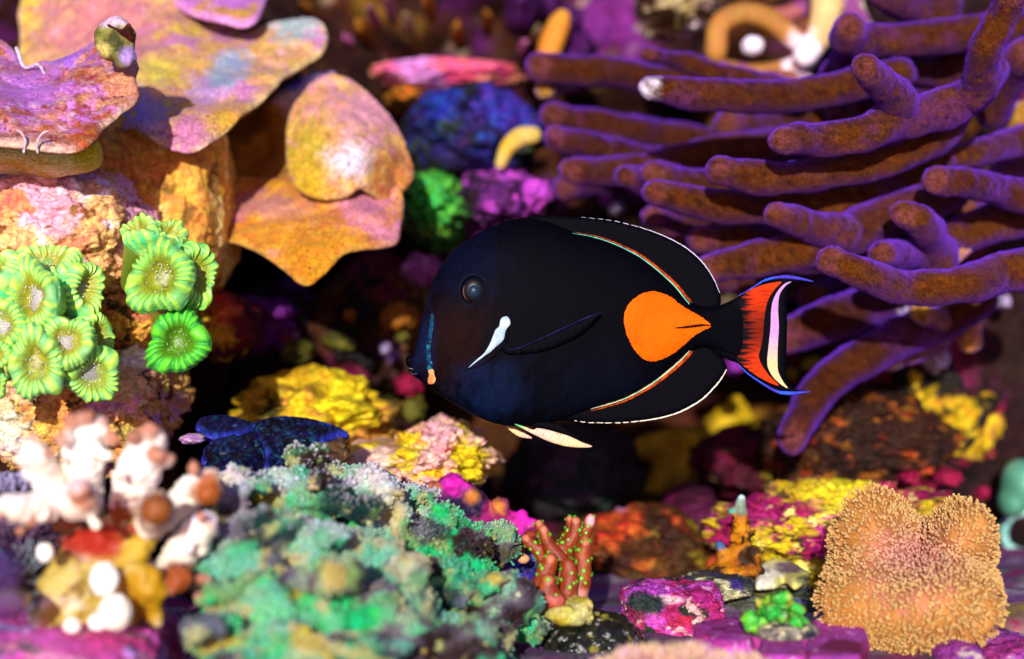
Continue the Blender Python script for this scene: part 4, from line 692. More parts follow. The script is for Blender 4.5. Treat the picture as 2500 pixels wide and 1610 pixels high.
# ------------------------------------------------------------------ foreground left: shelf rock, white branching coral, mushrooms
rock('live_rock', 'flat pink and magenta coralline shelf under the white branching coral', 'rock', (150, 1690, .81), (260, 165, .075), 201, (L(225, 100, 195, .95), L(215, 70, 150, .9), 26), [(L(190, 150, 230, .92), 26, .14, .1, 202), (L(100, 120, 90, .7), 34, .28, .08, 203), (L(235, 150, 190, .85), 60, .3, .08, 204)], box=.9, amp=.07, fine=.07, ff=6, sub=6)
cW = lambda x, y: (x * .409, 980 + y * .409)
t = thing('branching_coral', P(250, 1535, .80), 'white branching coral with rusty brown knobbed tips on pink shelf', 'coral')
WB = [  # centre line in close-up pixels with radii, depth, then knobs (x, y, r)
 ([(560, 660, 60), (510, 480, 95), (500, 300, 115), (500, 180, 90)], .725, [(430, 120, 62), (520, 95, 60), (610, 140, 62), (665, 215, 52), (390, 230, 56), (345, 225, 34), (560, 310, 30), (640, 330, 50)]),
 ([(360, 560, 80), (260, 420, 85), (200, 310, 75)], .715, [(115, 350, 46), (215, 255, 50), (150, 300, 40), (280, 300, 36)]), ([(330, 600, 80), (200, 640, 85), (60, 640, 75)], .705, [(120, 770, 42), (25, 595, 52), (190, 730, 40), (-10, 680, 40)]),
 ([(440, 600, 95), (470, 580, 110)], .69, [(475, 530, 80), (575, 735, 42), (400, 640, 60)]), ([(730, 740, 60), (760, 600, 95), (830, 420, 115), (880, 280, 105)], .72, [(800, 215, 60), (890, 175, 64), (960, 225, 56), (1005, 350, 56), (720, 450, 48), (940, 320, 70), (690, 580, 34)]),
 ([(900, 740, 70), (940, 650, 100)], .695, [(935, 650, 108), (1000, 620, 50)]), ([(900, 800, 55), (1020, 680, 75), (1120, 560, 85), (1210, 490, 80)], .735, [(1155, 400, 52), (1260, 440, 58), (1240, 540, 98), (1150, 360, 26)]),
 ([(1040, 1000, 80), (1060, 920, 85), (1150, 830, 88), (1220, 740, 75)], .72, [(1200, 690, 50), (1070, 1060, 95), (1210, 1060, 56), (1185, 1170, 44), (1250, 740, 44), (1110, 860, 60), (1030, 1130, 44)])]
for i, (ax, d, kn) in enumerate(WB):
    d += .07
    ds = d + .03 - np.linspace(0, .03, len(ax)); parts = [ptube([(*cW(x, y), z) for (x, y, r), z in zip(ax, ds)], [r * .409 * 1.15 for x, y, r in ax], n=24)]
    kp = []
    rsk = RS(210 + i)
    for x, y, r in kn:
        z = d - .004 + rsk.uniform(-.008, .006); q = cW(x, y); parts.append(ell(*q, z, r * .409 * .9, r * .409 * .9)); kp.append((P(*q, z), r * .409 / 5000 * z))
    me = fuse(parts, .0012, 12); v = verts(me); v += vnorm(me) * (np.abs(fbm(v * 130, 3, i)) * .003 - .0005)[:, None]; me.vertices.foreach_set('co', v.astype(np.float32).ravel())
    base = paint(v, (L(255, 246, 235), L(255, 242, 215), 30), [(L(248, 228, 240), 30, .25, .15, 211)])
    # rusty tips: distance past the branch axis towards the knobs
    axp = np.array([P(*cW(x, y), z) for (x, y, r), z in zip(ax, ds)]); dm = np.min([np.linalg.norm(v - (a + (b - a) * s), axis=1) for a, b in zip(axp[:-1], axp[1:]) for s in np.linspace(0, 1, 6)], 0)
    seg = np.concatenate([[0], np.cumsum(np.linalg.norm(np.diff(axp, axis=0), axis=1))]); al = np.full(len(v), -1e9); best = np.full(len(v), 1e9)
    for k_, (a_, b_) in enumerate(zip(axp[:-1], axp[1:])):
        e_ = b_ - a_; ln = np.linalg.norm(e_); tt_ = (v - a_) @ e_ / ln; last = k_ == len(axp) - 2; cl = np.clip(tt_, 0, 1e9 if last else ln)
        dd_ = np.linalg.norm(v - a_ - np.clip(tt_, 0, ln)[:, None] * e_ / ln, axis=1); u_ = dd_ < best; best[u_] = dd_[u_]; al[u_] = (seg[k_] + cl[u_]) / seg[-1]
    out_ = best / (np.median(best) + 1e-9)
    tipd = smooth(1.04, 1.34, al + .22 * fbm(v * 75, 3, i + 3, .6) + .16 * (out_ - 1))[:, None] * .92
    tipd = tipd * (.35 if i == 3 else 1); tipd = np.maximum(tipd, (smooth(1.75, 2.2, out_ + .3 * fbm(v * 90, 3, i))[:, None]) * .75)
    tc = paint(v, (L(165, 88, 50, .8), L(190, 115, 80, .85), 50)); c = base * (1 - tipd) + tc * tipd
    if i in (5,): c = spot(c, v, 381, 1246, 46, L(150, 82, 28, .75), .35)
    if i in (7,): c = spot(c, v, 440, 1415, 50, L(160, 80, 35, .8), .4)
    if i in (6,): c = spot(c, v, 508, 1200, 42, L(165, 85, 30, .8), .4)
    if i == 3: c = spot(c, v, 200, 1215, 30, L(190, 125, 90, .85), .5)
    if i in (0, 4, 1): c = spot(c, v, 300, 1270, 50, L(165, 85, 30, .8), .5); c = spot(c, v, 130, 1270, 45, L(200, 140, 60, .8), .6)
    setcol(me, c); link('branch', me, M_WHITE, t)
me = fuse([ell(230, 1340, 0.815, 90, 60, 60), ell(300, 1380, 0.810, 70, 80, 60), ell(345, 1310, 0.810, 45, 70, 40), ell(350, 1425, 0.790, 55, 60, 40), ell(175, 1440, 0.805, 85, 85, 60), ell(240, 1480, 0.810, 130, 70, 60), ell(120, 1500, 0.800, 40, 40, 40), ell(395, 1440, 0.790, 22, 20, 20), ell(375, 1500, 0.795, 26, 40, 20), ell(300, 1300, 0.820, 60, 60, 50)], .0018, 5)
v = verts(me); v += vnorm(me) * (fbm(v * 110, 4, 4) * .005)[:, None]; me.vertices.foreach_set('co', v.astype(np.float32).ravel())
c = paint(v, (L(210, 190, 110, .8), L(190, 165, 60, .75), 40), [(L(225, 205, 170, .85), 60, .15, .1, 212), (L(150, 120, 60, .7), 90, .3, .08, 213)])
c = spot(c, v, 225, 1325, 85, L(165, 40, 20, .8), .4, .55); c = spot(c, v, 320, 1300, 25, L(150, 25, 30, .8)); c = spot(c, v, 355, 1440, 75, L(185, 140, 8, .8), .4); c = spot(c, v, 340, 1350, 40, L(195, 160, 30, .8), .5)
setcol(me, c); link('base', me, M_WHITE, t)
for x, y, rx, ry, d in ((254, 1413, 35, 42, .775), (282, 1495, 40, 44, .77), (176, 1527, 22, 20, .775), (110, 1350, 20, 24, .78), (240, 1520, 24, 20, .772)):
    me = rockmesh((x, y, d), (rx, ry, rx / 5000 * d), x, (L(255, 252, 245), L(248, 238, 215), 80), amp=.12, sub=4); link('white_growth', me, M_WHITE, t)
# dark fuzzy mushrooms left of the white coral
def fuzzy(name, label, c, r, cc, tipc, n, seed, ln, pos=None):
    me = rockmesh(c, r, seed, (cc, cc * .7, 60), amp=.15, sub=5); rs = RS(seed); p, q = scatter(me, n, rs, lambda v, nn: (nn[:, 1] < .25) * 1.0)
    tt = thing(name, verts(me).mean(0) * np.array([1, 1, 0]) + np.array([0, 0, verts(me)[:, 2].min()]), label, 'coral'); link('disc', me, M_FUZZ, tt)
    o = link('tentacles', nubs(p, q, rs.uniform(.00025, .0005, n), rs.uniform(.5, 1.2, n) * ln, np.tile(cc * 1.4, (n, 1)), rs, NUB, np.tile(tipc, (n, 1)), .3), M_FUZZ, tt); o['kind'] = 'stuff'
fuzzy('mushroom_coral', 'dark purple mushroom coral with white speckled tips behind the white coral', (20, 1212, .86), (95, 38, .03), L(50, 20, 60, .8), L(205, 195, 240, .9), 900, 221, .0035)
fuzzy('mushroom_coral', 'dim purple brown mushroom coral under the white coral arm', (40, 1325, .84), (80, 60, .03), L(48, 16, 50, .8), L(150, 110, 150, .8), 500, 222, .003)
fuzzy('anemone', 'brown bristly anemone standing on the pink shelf', (72, 1410, .82), (36, 50, .02), L(50, 24, 12, .8), L(170, 190, 205, .8), 160, 223, .008)
rock('live_rock', 'violet stone with turquoise crust beside the bristly anemone', 'rock', (0, 1400, .80), (55, 60, .03), 224, (L(130, 100, 190, .75), L(90, 60, 120, .7), 40), [(L(60, 170, 160, .8), 60, .3, .06, 225)], amp=.2, sub=5)
rock('glossy_tunicate', 'glossy dark purple tunicate lying on the pink shelf edge', 'tunicate', (15, 1475, .76), (52, 36, .02), 226, (L(70, 20, 70, .8), L(140, 80, 150, .8), 50), amp=.12, sub=4, mat=M_WET)
# ------------------------------------------------------------------ dark blue clam
t = thing('giant_clam', P(650, 1170, 1.0), 'dark navy clam with wavy turquoise veined mantle between teal and yellow rocks', 'clam')
def mant(v, bd):
    s = np.abs(np.sin(v[:, 0] * 420 + v[:, 2] * 160 + fbm(v * 70, 3, 5) * 7)); m = smooth(.86, 1, s)[:, None] * .55
    c = paint(v, (L(10, 9, 48, .7), L(20, 17, 86, .7), 60), [(L(5, 5, 18, .8), 50, .08, .15, 231)]); c = c * (1 - m) + L(30, 90, 130, .7) * m
    r = (1 - smooth(2, 9, bd))[:, None] * .7; return c * (1 - r) + L(50, 60, 190, .8) * r
for nm, ol, ct, sd in (('mantle_lobe', [(478, 1046), (490, 1026), (530, 1019), (580, 1024), (625, 1040), (610, 1058), (560, 1070), (510, 1072)], [(478, 1046, 1.03), (530, 1019, 1.06), (625, 1040, 1.04), (560, 1072, 1.01)], 1),
                       ('mantle_lobe', [(492, 1112), (508, 1086), (560, 1066), (618, 1052), (640, 1062), (655, 1090), (650, 1130), (640, 1190), (560, 1190), (505, 1150)], [(492, 1112, .985), (560, 1066, 1.02), (640, 1062, 1.03), (640, 1190, .99), (520, 1160, .97), (580, 1120, .98)], 2),
                       ('mantle_lobe', [(618, 1048), (645, 1028), (700, 1020), (765, 1028), (815, 1042), (852, 1062), (820, 1070), (780, 1086), (750, 1110), (720, 1150), (690, 1190), (640, 1190), (650, 1110)], [(618, 1048, 1.035), (700, 1020, 1.06), (815, 1042, 1.04), (852, 1062, 1.02), (750, 1110, .99), (690, 1190, .97), (640, 1190, .985), (690, 1090, 1.0)], 3)):
    me, bd, bk = sheet(ol, ct, 5, .005, 8, sd, .012, 75, .001); v = verts(me); setcol(me, mant(v, bd)); link(nm, me, M_CLAM, t)
me, bd, bk = sheet([(760, 1105), (800, 1082), (852, 1066), (842, 1090), (856, 1102), (846, 1122), (800, 1135), (760, 1130)], [(760, 1105, 1.0), (852, 1066, 1.03), (846, 1122, 1.0), (760, 1130, .99)], 5, .006, 8, 4, .004, 160); v = verts(me); setcol(me, paint(v, (L(130, 95, 55, .7), L(70, 45, 35, .7), 90))); link('shell', me, M_SHELL, t)
me = fuse([ell(600, 1170, 1.04, 110, 60, 120), ell(720, 1170, 1.04, 90, 60, 120)], .003); setcol(me, paint(verts(me), (L(90, 70, 60, .7), L(50, 35, 40, .7), 60))); link('shell', me, M_SHELL, t)
rock('live_rock', 'grey brown rock on which the dark clam sits', 'rock', (640, 1330, 1.12), (230, 160, .09), 233, (L(70, 50, 50, .7), L(50, 30, 40, .7), 40), [(L(190, 110, 190, .8), 44, .3, .08, 234)], amp=.15)
me = rockmesh((472, 1072, .99), (30, 14, .012), 235, (L(190, 140, 200, .85), L(200, 180, 150, .85), 60), amp=.3, sub=3); tag(link('shell', me, M_SHELL), 'small lilac shell beside the left tip of the clam', 'shell')
# ------------------------------------------------------------------ teal encrusting coral mound
t = thing('encrusting_coral', P(900, 1700, .86), 'big teal green knobbly coral mound dusted with lilac polyps', 'coral')
TL = [(600, 1195, .86, 62, 45), (560, 1260, .83, 60, 70), (700, 1200, .88, 75, 60), (775, 1120, .91, 48, 42), (745, 1130, .90, 40, 45), (830, 1165, .91, 85, 50), (880, 1180, .93, 70, 45), (770, 1230, .87, 120, 60), (900, 1245, .90, 110, 70), (1000, 1230, .94, 60, 50), (1020, 1260, .94, 60, 60), (960, 1330, .90, 90, 90), (600, 1370, .80, 90, 110), (720, 1350, .82, 120, 90), (840, 1370, .84, 110, 90), (650, 1480, .78, 130, 90), (800, 1500, .79, 150, 100), (950, 1480, .82, 130, 100), (1085, 1300, .93, 75, 50), (1150, 1305, .94, 70, 45), (1200, 1330, .95, 40, 50), (1100, 1370, .91, 100, 80), (1060, 1440, .87, 110, 80), (1160, 1440, .90, 80, 60), (1200, 1480, .88, 90, 70), (1260, 1465, .93, 48, 45), (1280, 1530, .90, 60, 60), (560, 1580, .76, 100, 70), (750, 1620, .77, 200, 80), (1000, 1610, .80, 200, 90), (1160, 1600, .84, 110, 70), (520, 1400, .80, 50, 60), (540, 1490, .78, 60, 50), (750, 1720, .76, 300, 90), (1020, 1720, .80, 230, 80)]
rs = RS(240); parts = [ell(x, y, d + .018, rx, ry, (rx + ry) * .55) for x, y, d, rx, ry in TL]
for x, y, d, rx, ry in TL:
    for _ in range(5):
        a = rs.uniform(0, 6.28); s = rs.uniform(.25, .45); parts.append(ell(x + rx * .85 * math.cos(a), y + ry * .85 * math.sin(a) - 6, d - .006 + rs.uniform(0, .02), rx * s, ry * s * .8, rx * s))
me = fuse(parts, .0034, 3, 1); v = verts(me); nn = vnorm(me)
h = fbm(v * 55, 3, 241); h2 = fbm(v * 150, 3, 242); shelf = noise(v * np.array([30, 30, 75]), 243)
v = v + nn * (h * .0080 + h2 * .0034 + smooth(.0, .5, shelf) * .006 - .002)[:, None]; v[:, 2] = np.maximum(v[:, 2], .001); me.vertices.foreach_set('co', v.astype(np.float32).ravel()); me.update()
top = smooth(-.15, .4, h * .6 + shelf * .5 + h2 * .3)[:, None]
c = paint(v, (L(40, 165, 115, .85), L(120, 155, 80, .8), 34), [(L(15, 180, 105, .8), 34, .12, .1, 244), (L(175, 160, 50, .8), 34, .22, .08, 245), (L(50, 22, 22, .5), 34, .16, .07, 246), (L(10, 60, 55, .5), 30, .26, .12, 247), (L(170, 175, 110, .75), 60, .36, .08, 248)])
lil = paint(v, (L(195, 190, 228, .95), L(222, 210, 222, .95), 60), [(L(185, 185, 130, .8), 40, .3, .1, 249)]); hi = smooth(.0, .07, v[:, 2] - .042 + fbm(v * 30, 2, 5) * .02)[:, None]
m = smooth(-.35, .25, h * .6 + shelf * .5 + h2 * .3 + nn[:, 2] * .35)[:, None] * (.16 + .80 * hi) * smooth(-.3, .12, fbm(v * 24, 3, 250))[:, None]; c = c * (1 - m) + lil * m; setcol(me, c); HC = c
crust = me; N1 = 11500
p, q = scatter(crust, N1, rs, lambda vv, n_: (n_[:, 1] < .35) * (.35 + (n_[:, 2] > 0)) * 1.0)
from mathutils import kdtree
kd = kdtree.KDTree(len(v)); [kd.insert(x_, i_) for i_, x_ in enumerate(v)]; kd.balance(); ix = np.array([kd.find(x_)[1] for x_ in p])
cc = HC[ix]; upw = smooth(-.1, .8, q[:, 2] + rs.normal(0, .3, N1))[:, None]; lk = (.05 + .85 * hi[ix]) * upw; tipc = cc * (1.3 - 1.3 * lk) + L(222, 214, 232, .95) * lk
ly = rs.rand(N1) < .02 + .12 * smooth(.2, .4, fbm(p * 40, 2, 12)); tipc[ly] = tipc[ly] * .5 + L(205, 180, 70, .8) * .5
big = rs.rand(N1) < .05
mound = link('mound', crust, M_FUZZ, t)
o = link('polyps', nubs(p - q * .0005, q, rs.uniform(.0004, .0009, N1) * (1 + big), rs.uniform(.0008, .0024, N1) * (1 + .6 * big), cc * .9, rs, NUB, tipc, .4), M_FUZZ, t); o['kind'] = 'stuff'

# ------------------------------------------------------------------ red branching coral on its plug, dark stone
cM = lambda x, y: (960 + x * .331, 1100 + y * .331)
rock('stone', 'wet black stone with yellow flecks under the red branching coral', 'stone', (1450, 1590, .935), (130, 100, .03), 251, (L(22, 24, 18), L(40, 42, 24, .9), 80), [(L(150, 140, 50, .7), 90, .3, .06, 252), (L(190, 190, 190, .7), 160, .36, .05, 253)], mat=M_WET, amp=.12, fine=.08, ff=6, rot=-18)
t = thing('red_branching_coral', P(1372, 1515, .95), 'small brick red branching coral dotted with green polyps on a yellow plug', 'coral')
MB = [([(1075, 548, 30), (1105, 620, 32), (1170, 720, 36)], .955), ([(978, 652, 26), (1045, 715, 34), (1110, 800, 40)], .945), ([(1108, 592, 30), (1150, 700, 38), (1230, 810, 50)], .94), ([(1300, 510, 26), (1310, 590, 30), (1270, 680, 34)], .965), ([(1348, 530, 30), (1335, 620, 36), (1265, 730, 42)], .95), ([(1455, 508, 30), (1425, 590, 36), (1350, 690, 42), (1270, 780, 46)], .955), ([(1418, 690, 34), (1398, 790, 46), (1388, 940, 54), (1350, 1070, 60)], .94), ([(1160, 815, 44), (1125, 900, 52), (1085, 1020, 54)], .925), ([(1145, 972, 50), (1140, 1050, 58), (1190, 1110, 60)], .915), ([(1240, 740, 60), (1250, 900, 75), (1250, 1090, 85)], .95), ([(1050, 1000, 40), (1080, 1060, 50), (1160, 1090, 60)], .945), ([(1290, 840, 40), (1300, 940, 50), (1280, 1060, 60)], .93)]
parts = [ptube([(*cM(x, y), d) for x, y, r in b], [r * .331 * 1.4 for x, y, r in b], n=20) for b, d in MB] + [ell(*cM(1245, 1090), .945, 185 * .331, 50 * .331, 50), ell(*cM(1370, 1085), .94, 70 * .331, 40 * .331, 20)]
me = fuse(parts, .0009, 5); v = verts(me); v += vnorm(me) * (fbm(v * 170, 3, 6) * .0006)[:, None]; me.vertices.foreach_set('co', v.astype(np.float32).ravel()); me.update()
c = paint(v, (L(150, 58, 12, .8), L(140, 48, 16, .78), 60), [(L(165, 78, 22, .8), 90, .25, .1, 255)])
for b, d in MB[:9]: c = spot(c, v, *cM(b[0][0], b[0][1] - 16), 9, L(215, 125, 90, .85), .6)
c = spot(c, v, *cM(1455, 515), 13, L(235, 165, 170, .9), .5); c = spot(c, v, *cM(1260, 1125), 62, L(190, 90, 75, .8), .5, .25); c = spot(c, v, *cM(1395, 1090), 20, L(205, 130, 110, .85), .5)
setcol(me, c); rs = RS(256); pp, qq = scatter(me, 130, rs, lambda vv, n_: (n_[:, 1] < .3) * (vv[:, 2] > .022) * 1.0); rb = link('branches', me, M_MONTI, t)
pm = raw(*stalk_proto(9, ((-.2, .5), (.25, .75), (.45, 1.0), (.55, .85), (.45, .45)))); pv = verts(pm); setcol(pm, np.where((np.linalg.norm(pv[:, :2], axis=1) < .6)[:, None], L(150, 215, 60, .85), L(40, 160, 20, .8))); pm.materials.append(M_POLYP); pm.name = 'green_polyp'
for a, b in zip(pp, qq):
    s = rs.uniform(.0008, .0012); place('green_polyp', pm, rb, a, Vector(b).to_track_quat('Z', 'Y').to_euler(), s)
me, bd, bk = sheet([cM(*q) for q in [(1060, 1090), (1180, 1130), (1300, 1140), (1425, 1085), (1440, 1190), (1410, 1245), (1370, 1256), (1290, 1240), (1200, 1215), (1120, 1170)]], [(1320, 1470, .925), (1430, 1466, .92), (1430, 1510, .925), (1330, 1490, .93), (1380, 1495, .91)], 5, .014, 10, 4, .002, 120)
v = verts(me); setcol(me, paint(v, (L(195, 175, 40, .8), L(215, 205, 130, .85), 70), [(L(90, 80, 20, .7), 120, .3, .06, 257)])); link('plug', me, M_ROCK, t)
me = fuse([ell(*cM(900, 720), 1.0, 26, 26), ell(*cM(960, 800), .985, 18, 14), ell(*cM(870, 640), 1.0, 20, 24), ell(*cM(1010, 620), 1.0, 18, 12)], .0012); setcol(me, spot(paint(verts(me), (L(170, 70, 20, .8), L(130, 45, 15, .8), 60)), verts(me), *cM(965, 800), 16, L(235, 170, 120, .9))); tag(link('sponge', me, M_STONY), 'small orange sponge lump between teal mound and red coral', 'sponge')
rock('live_rock', 'blue violet fuzzy rock behind the red branching coral', 'rock', (1290, 1400, 1.04), (55, 45, .03), 258, (L(60, 50, 190, .8), L(30, 24, 90, .7), 60), amp=.25, sub=5, mat=M_FUZZ)
# ------------------------------------------------------------------ foreground right
rock('live_rock', 'squarish crimson coralline rock with dark green patches', 'rock', (1638, 1520, .99), (118, 92, .03), 261, (L(190, 40, 100, .8), L(170, 30, 110, .75), 40), [(L(36, 50, 40, .7), 55, .16, .06, 262), (L(205, 80, 190, .85), 60, .28, .08, 263), (L(225, 170, 170, .85), 130, .36, .06, 264)], box=.8, amp=.16, f=1.8, fine=.12, ff=5, sub=6, spots=[(1590, 1447, 60, L(190, 70, 190, .85), .5, .4), (1625, 1465, 55, L(220, 180, 190, .85), .4, .18), (1600, 1480, 22, L(30, 40, 50)), (1565, 1480, 28, L(40, 55, 50, .7))], rot=-5)
rock('live_rock', 'grey green stone lying behind the flat pink tiles', 'rock', (1890, 1500, 1.08), (160, 70, .04), 265, (L(70, 80, 60, .7), L(95, 95, 80, .7), 40), [(L(150, 150, 70, .75), 50, .25, .08, 266), (L(90, 90, 150, .7), 44, .28, .08, 267)], amp=.15, fine=.1)
PK = (L(215, 85, 195, .85), L(200, 60, 150, .8), 40); PL = [(L(245, 190, 235, .9), 260, .42, .06, 271), (L(150, 30, 90, .8), 40, .32, .08, 272)]
def tile(ol, ct, sd, lab):
    me, bd, bk = sheet(ol, ct, 4, .010, 6, sd, .003, 90, .0016); v = verts(me); c = paint(v, PK, PL); setcol(me, c)
    tag(link('coralline_tile', me, M_ROCK), lab, 'rock', 'flat pink coralline tiles on the floor')
for ol, lab, dn, sd in (([(1692, 1560), (1712, 1530), (1800, 1522), (1880, 1540), (1900, 1560), (1840, 1572), (1835, 1586), (1790, 1590), (1740, 1584)], 'flat pink tile stone left of the sandy frag disc', .955, 1), ([(1855, 1590), (1860, 1570), (1910, 1566), (1960, 1578), (1972, 1592), (1965, 1625), (1880, 1625), (1850, 1612)], 'small rounded pink tile stone between two larger pink tiles', .93, 2),
                        ([(1965, 1590), (1990, 1550), (2010, 1528), (2060, 1524), (2110, 1545), (2122, 1570), (2118, 1600), (2090, 1630), (1980, 1630), (1970, 1610)], 'flat pink tile stone touching the foot of the leather coral', .93, 3), ([(1880, 1545), (1960, 1530), (2010, 1527), (1990, 1555), (1965, 1575), (1910, 1564)], 'mauve tile stone under the sandy frag disc', .965, 4)):
    ys = [q[1] for q in ol]; ol = [(q[0], q[1] + 8) for q in ol]; tile(ol, [(q[0], q[1], (CZ - (.003 + .05 * (dn - .93))) * 5000 / (q[1] - 805)) for q in ol], sd, lab)
rock('live_rock', 'low pink rock supporting the flat pink tiles', 'rock', (1910, 1700, .98), (230, 90, .05), 273, (L(150, 40, 90, .7), L(110, 30, 90, .7), 50), PL[:1], amp=.1, box=.5, fine=.08)
# frag disc with green coral
t = thing('frag_disc', P(1915, 1550, .885), 'sandy speckled frag disc carrying a lime green coral lump', 'coral')
me = rockmesh((1910, 1535, .885), (88, 27, .022), 274, (L(165, 155, 140, .75), L(60, 55, 70, .7), 160), [(L(215, 205, 150, .85), 200, .2, .1, 275), (L(40, 36, 60), 180, .3, .1, 276)], amp=.1, fine=.1, ff=8, sub=5, rot=-6); me2 = me
link('disc', me, M_ROCK, t)
rs = RS(277); parts = [ell(1905, 1505, .882, 55, 40, 40)] + [ell(1905 + rs.uniform(-55, 55), 1500 + rs.uniform(-38, 30), .872 + rs.uniform(-.004, .012), r_, r_ * .9) for r_ in rs.uniform(9, 17, 20)] + [ell(1905, 1460, .875, 18, 13), ell(1890, 1458, .874, 8, 12), ell(1922, 1456, .874, 8, 12), ell(1830, 1515, .865, 17, 24), ell(1840, 1528, .865, 14, 14), ell(1880, 1493, .865, 17, 16), ell(1915, 1500, .865, 14, 14)]
me = fuse(parts, .0009, 3); v = verts(me); v += vnorm(me) * (fbm(v * 300, 3, 8) * .0008)[:, None]; me.vertices.foreach_set('co', v.astype(np.float32).ravel())
v += vnorm(me) * (np.abs(fbm(v * 330, 4, 18, .65)) * .0034)[:, None]; me.vertices.foreach_set('co', v.astype(np.float32).ravel()); c = paint(v, (L(130, 205, 20, .82), L(50, 195, 70, .78), 90), [(L(190, 170, 70, .8), 140, .26, .08, 278), (L(60, 130, 30, .6), 120, .26, .1, 279)]); setcol(me, c); link('green_lump', me, M_POLYP, t)
# dark frag with orange coral and shell
t = thing('orange_frag_coral', P(1760, 1470, 1.06), 'upright orange coral frag with pale turquoise tip on dark blue plug', 'coral')
cF = lambda x, y: (1460 + x * .2662, 1200 + y * .2662)
me = fuse([ptube([(*cF(1315, 50), 1.06), (*cF(1310, 130), 1.06)], [10, 15]), ptube([(*cF(1320, 170), 1.06), (*cF(1310, 330), 1.06), (*cF(1320, 480), 1.06), (*cF(1300, 700), 1.06)], [14, 19, 26, 40]), ptube([(*cF(1220, 180), 1.06), (*cF(1300, 240), 1.06)], [7, 9]), ptube([(*cF(1235, 420), 1.05), (*cF(1300, 440), 1.055)], [12, 14]), ptube([(*cF(1440, 360), 1.05), (*cF(1380, 420), 1.06)], [7, 9]), ptube([(*cF(1120, 480), 1.06), (*cF(1150, 600), 1.06), (*cF(1180, 720), 1.06)], [9, 18, 26]), ptube([(*cF(1440, 560), 1.05), (*cF(1400, 680), 1.06)], [16, 24]), ell(*cF(1270, 720), 1.06, 70, 22, 60), ptube([(*cF(1380, 300), 1.055), (*cF(1330, 330), 1.06)], [8, 9]), ptube([(*cF(1260, 300), 1.055), (*cF(1310, 350), 1.06)], [7, 9])], .0012, 3)
v = verts(me); v += vnorm(me) * (fbm(v * 160, 3, 8) * .0016)[:, None]; me.vertices.foreach_set('co', v.astype(np.float32).ravel())
c = paint(v, (L(205, 130, 15, .85), L(160, 85, 15, .8), 60), [(L(50, 30, 14), 60, .16, .08, 281)]); c = spot(c, v, *cF(1315, 55), 22, L(190, 225, 225, .9), .4); c = spot(c, v, *cF(1320, 140), 20, L(130, 150, 130, .8), .5); c = spot(c, v, *cF(1215, 180), 10, L(60, 170, 150, .8)); c = spot(c, v, *cF(1130, 480), 14, L(50, 110, 170, .8)); setcol(me, c); link('branches', me, M_STONY, t)
me = rockmesh((1755, 1428, 1.055), (95, 34, .03), 282, (L(45, 50, 60, .7), L(80, 85, 70, .75), 60), [(L(60, 40, 130, .8), 80, .16, .08, 283), (L(205, 200, 150, .8), 70, .3, .08, 284)], amp=.15, fine=.15, ff=6, spots=[(1790, 1458, 45, L(200, 190, 150, .8), .5, .35)]); link('plug', me, M_ROCK, t)
t = thing('clam_shell', P(1905, 1435, 1.07), 'open yellowish white clam shell resting behind the green frag', 'shell')
me, bd, bk = sheet([(1845, 1432), (1850, 1395), (1868, 1374), (1900, 1368), (1935, 1378), (1962, 1396), (1978, 1408), (1960, 1426), (1935, 1434), (1915, 1420), (1895, 1432), (1870, 1436)], [(1845, 1432, 1.04), (1868, 1374, 1.08), (1935, 1378, 1.08), (1978, 1408, 1.06), (1935, 1434, 1.035), (1900, 1410, 1.075)], 4, .006, 8, 12, .002, 120)
v = verts(me); c = paint(v, (L(215, 205, 90, .85), L(225, 220, 150, .9), 60)); c = spot(c, v, 1875, 1412, 30, L(255, 252, 225), .5); c = spot(c, v, 1930, 1384, 50, L(120, 100, 120, .75), .5, .25); c = spot(c, v, 1968, 1412, 20, L(60, 70, 50, .7), .5, .5); setcol(me, c); link('valve', me, M_SHELL, t)
me = rockmesh((1910, 1420, 1.09), (66, 28, .02), 285, (L(90, 90, 70, .75), L(150, 140, 90, .75), 60), amp=.15, sub=4); link('valve', me, M_SHELL, t)
# ------------------------------------------------------------------ leather (toadstool) coral
t = thing('toadstool_coral', P(2220, 1590, .92), 'tan toadstool leather coral with folded lobes and countless short tentacles', 'coral')
OL = [(2075, 1240), (2100, 1215), (2150, 1212), (2190, 1240), (2225, 1275), (2270, 1285), (2310, 1262), (2355, 1240), (2395, 1262), (2412, 1310), (2412, 1360), (2400, 1390), (2425, 1430), (2428, 1480), (2405, 1530), (2350, 1570), (2260, 1595), (2170, 1590), (2090, 1560), (2025, 1520), (2008, 1470), (2030, 1420), (2048, 1380), (2048, 1330), (2060, 1280)]
CT = [(2075, 1240, .955), (2150, 1212, .96), (2250, 1290, .99), (2355, 1240, .955), (2412, 1330, .945), (2400, 1390, .965), (2428, 1470, .915), (2350, 1570, .92), (2230, 1595, .93), (2090, 1560, .93), (2008, 1480, .93), (2048, 1370, .96), (2220, 1400, .955), (2240, 1480, .90), (2130, 1300, .935), (2350, 1310, .93), (2110, 1450, .915), (2340, 1450, .905)]
me, bd, bk = sheet(OL, CT, 7, .014, 16, 13, .004, 60); v = verts(me); c = paint(v, (L(190, 128, 55, .78), L(205, 145, 72, .8), 40)); c = spot(c, v, 2225, 1380, 110, L(205, 125, 110, .8), .7, .8); setcol(me, c); rs = RS(290)
N2 = 5800; p, q = scatter(me, N2, rs, lambda vv, n_: (n_[:, 1] < .35) * 1.0); link('cap', me, M_LEATH, t)
cen = P(2225, 1400, .95); dirr = p - cen; dirr[:, 1] *= .3; dirr /= np.linalg.norm(dirr, axis=1)[:, None] + 1e-9; q2 = q * .75 + dirr * .75; q2 /= np.linalg.norm(q2, axis=1)[:, None]
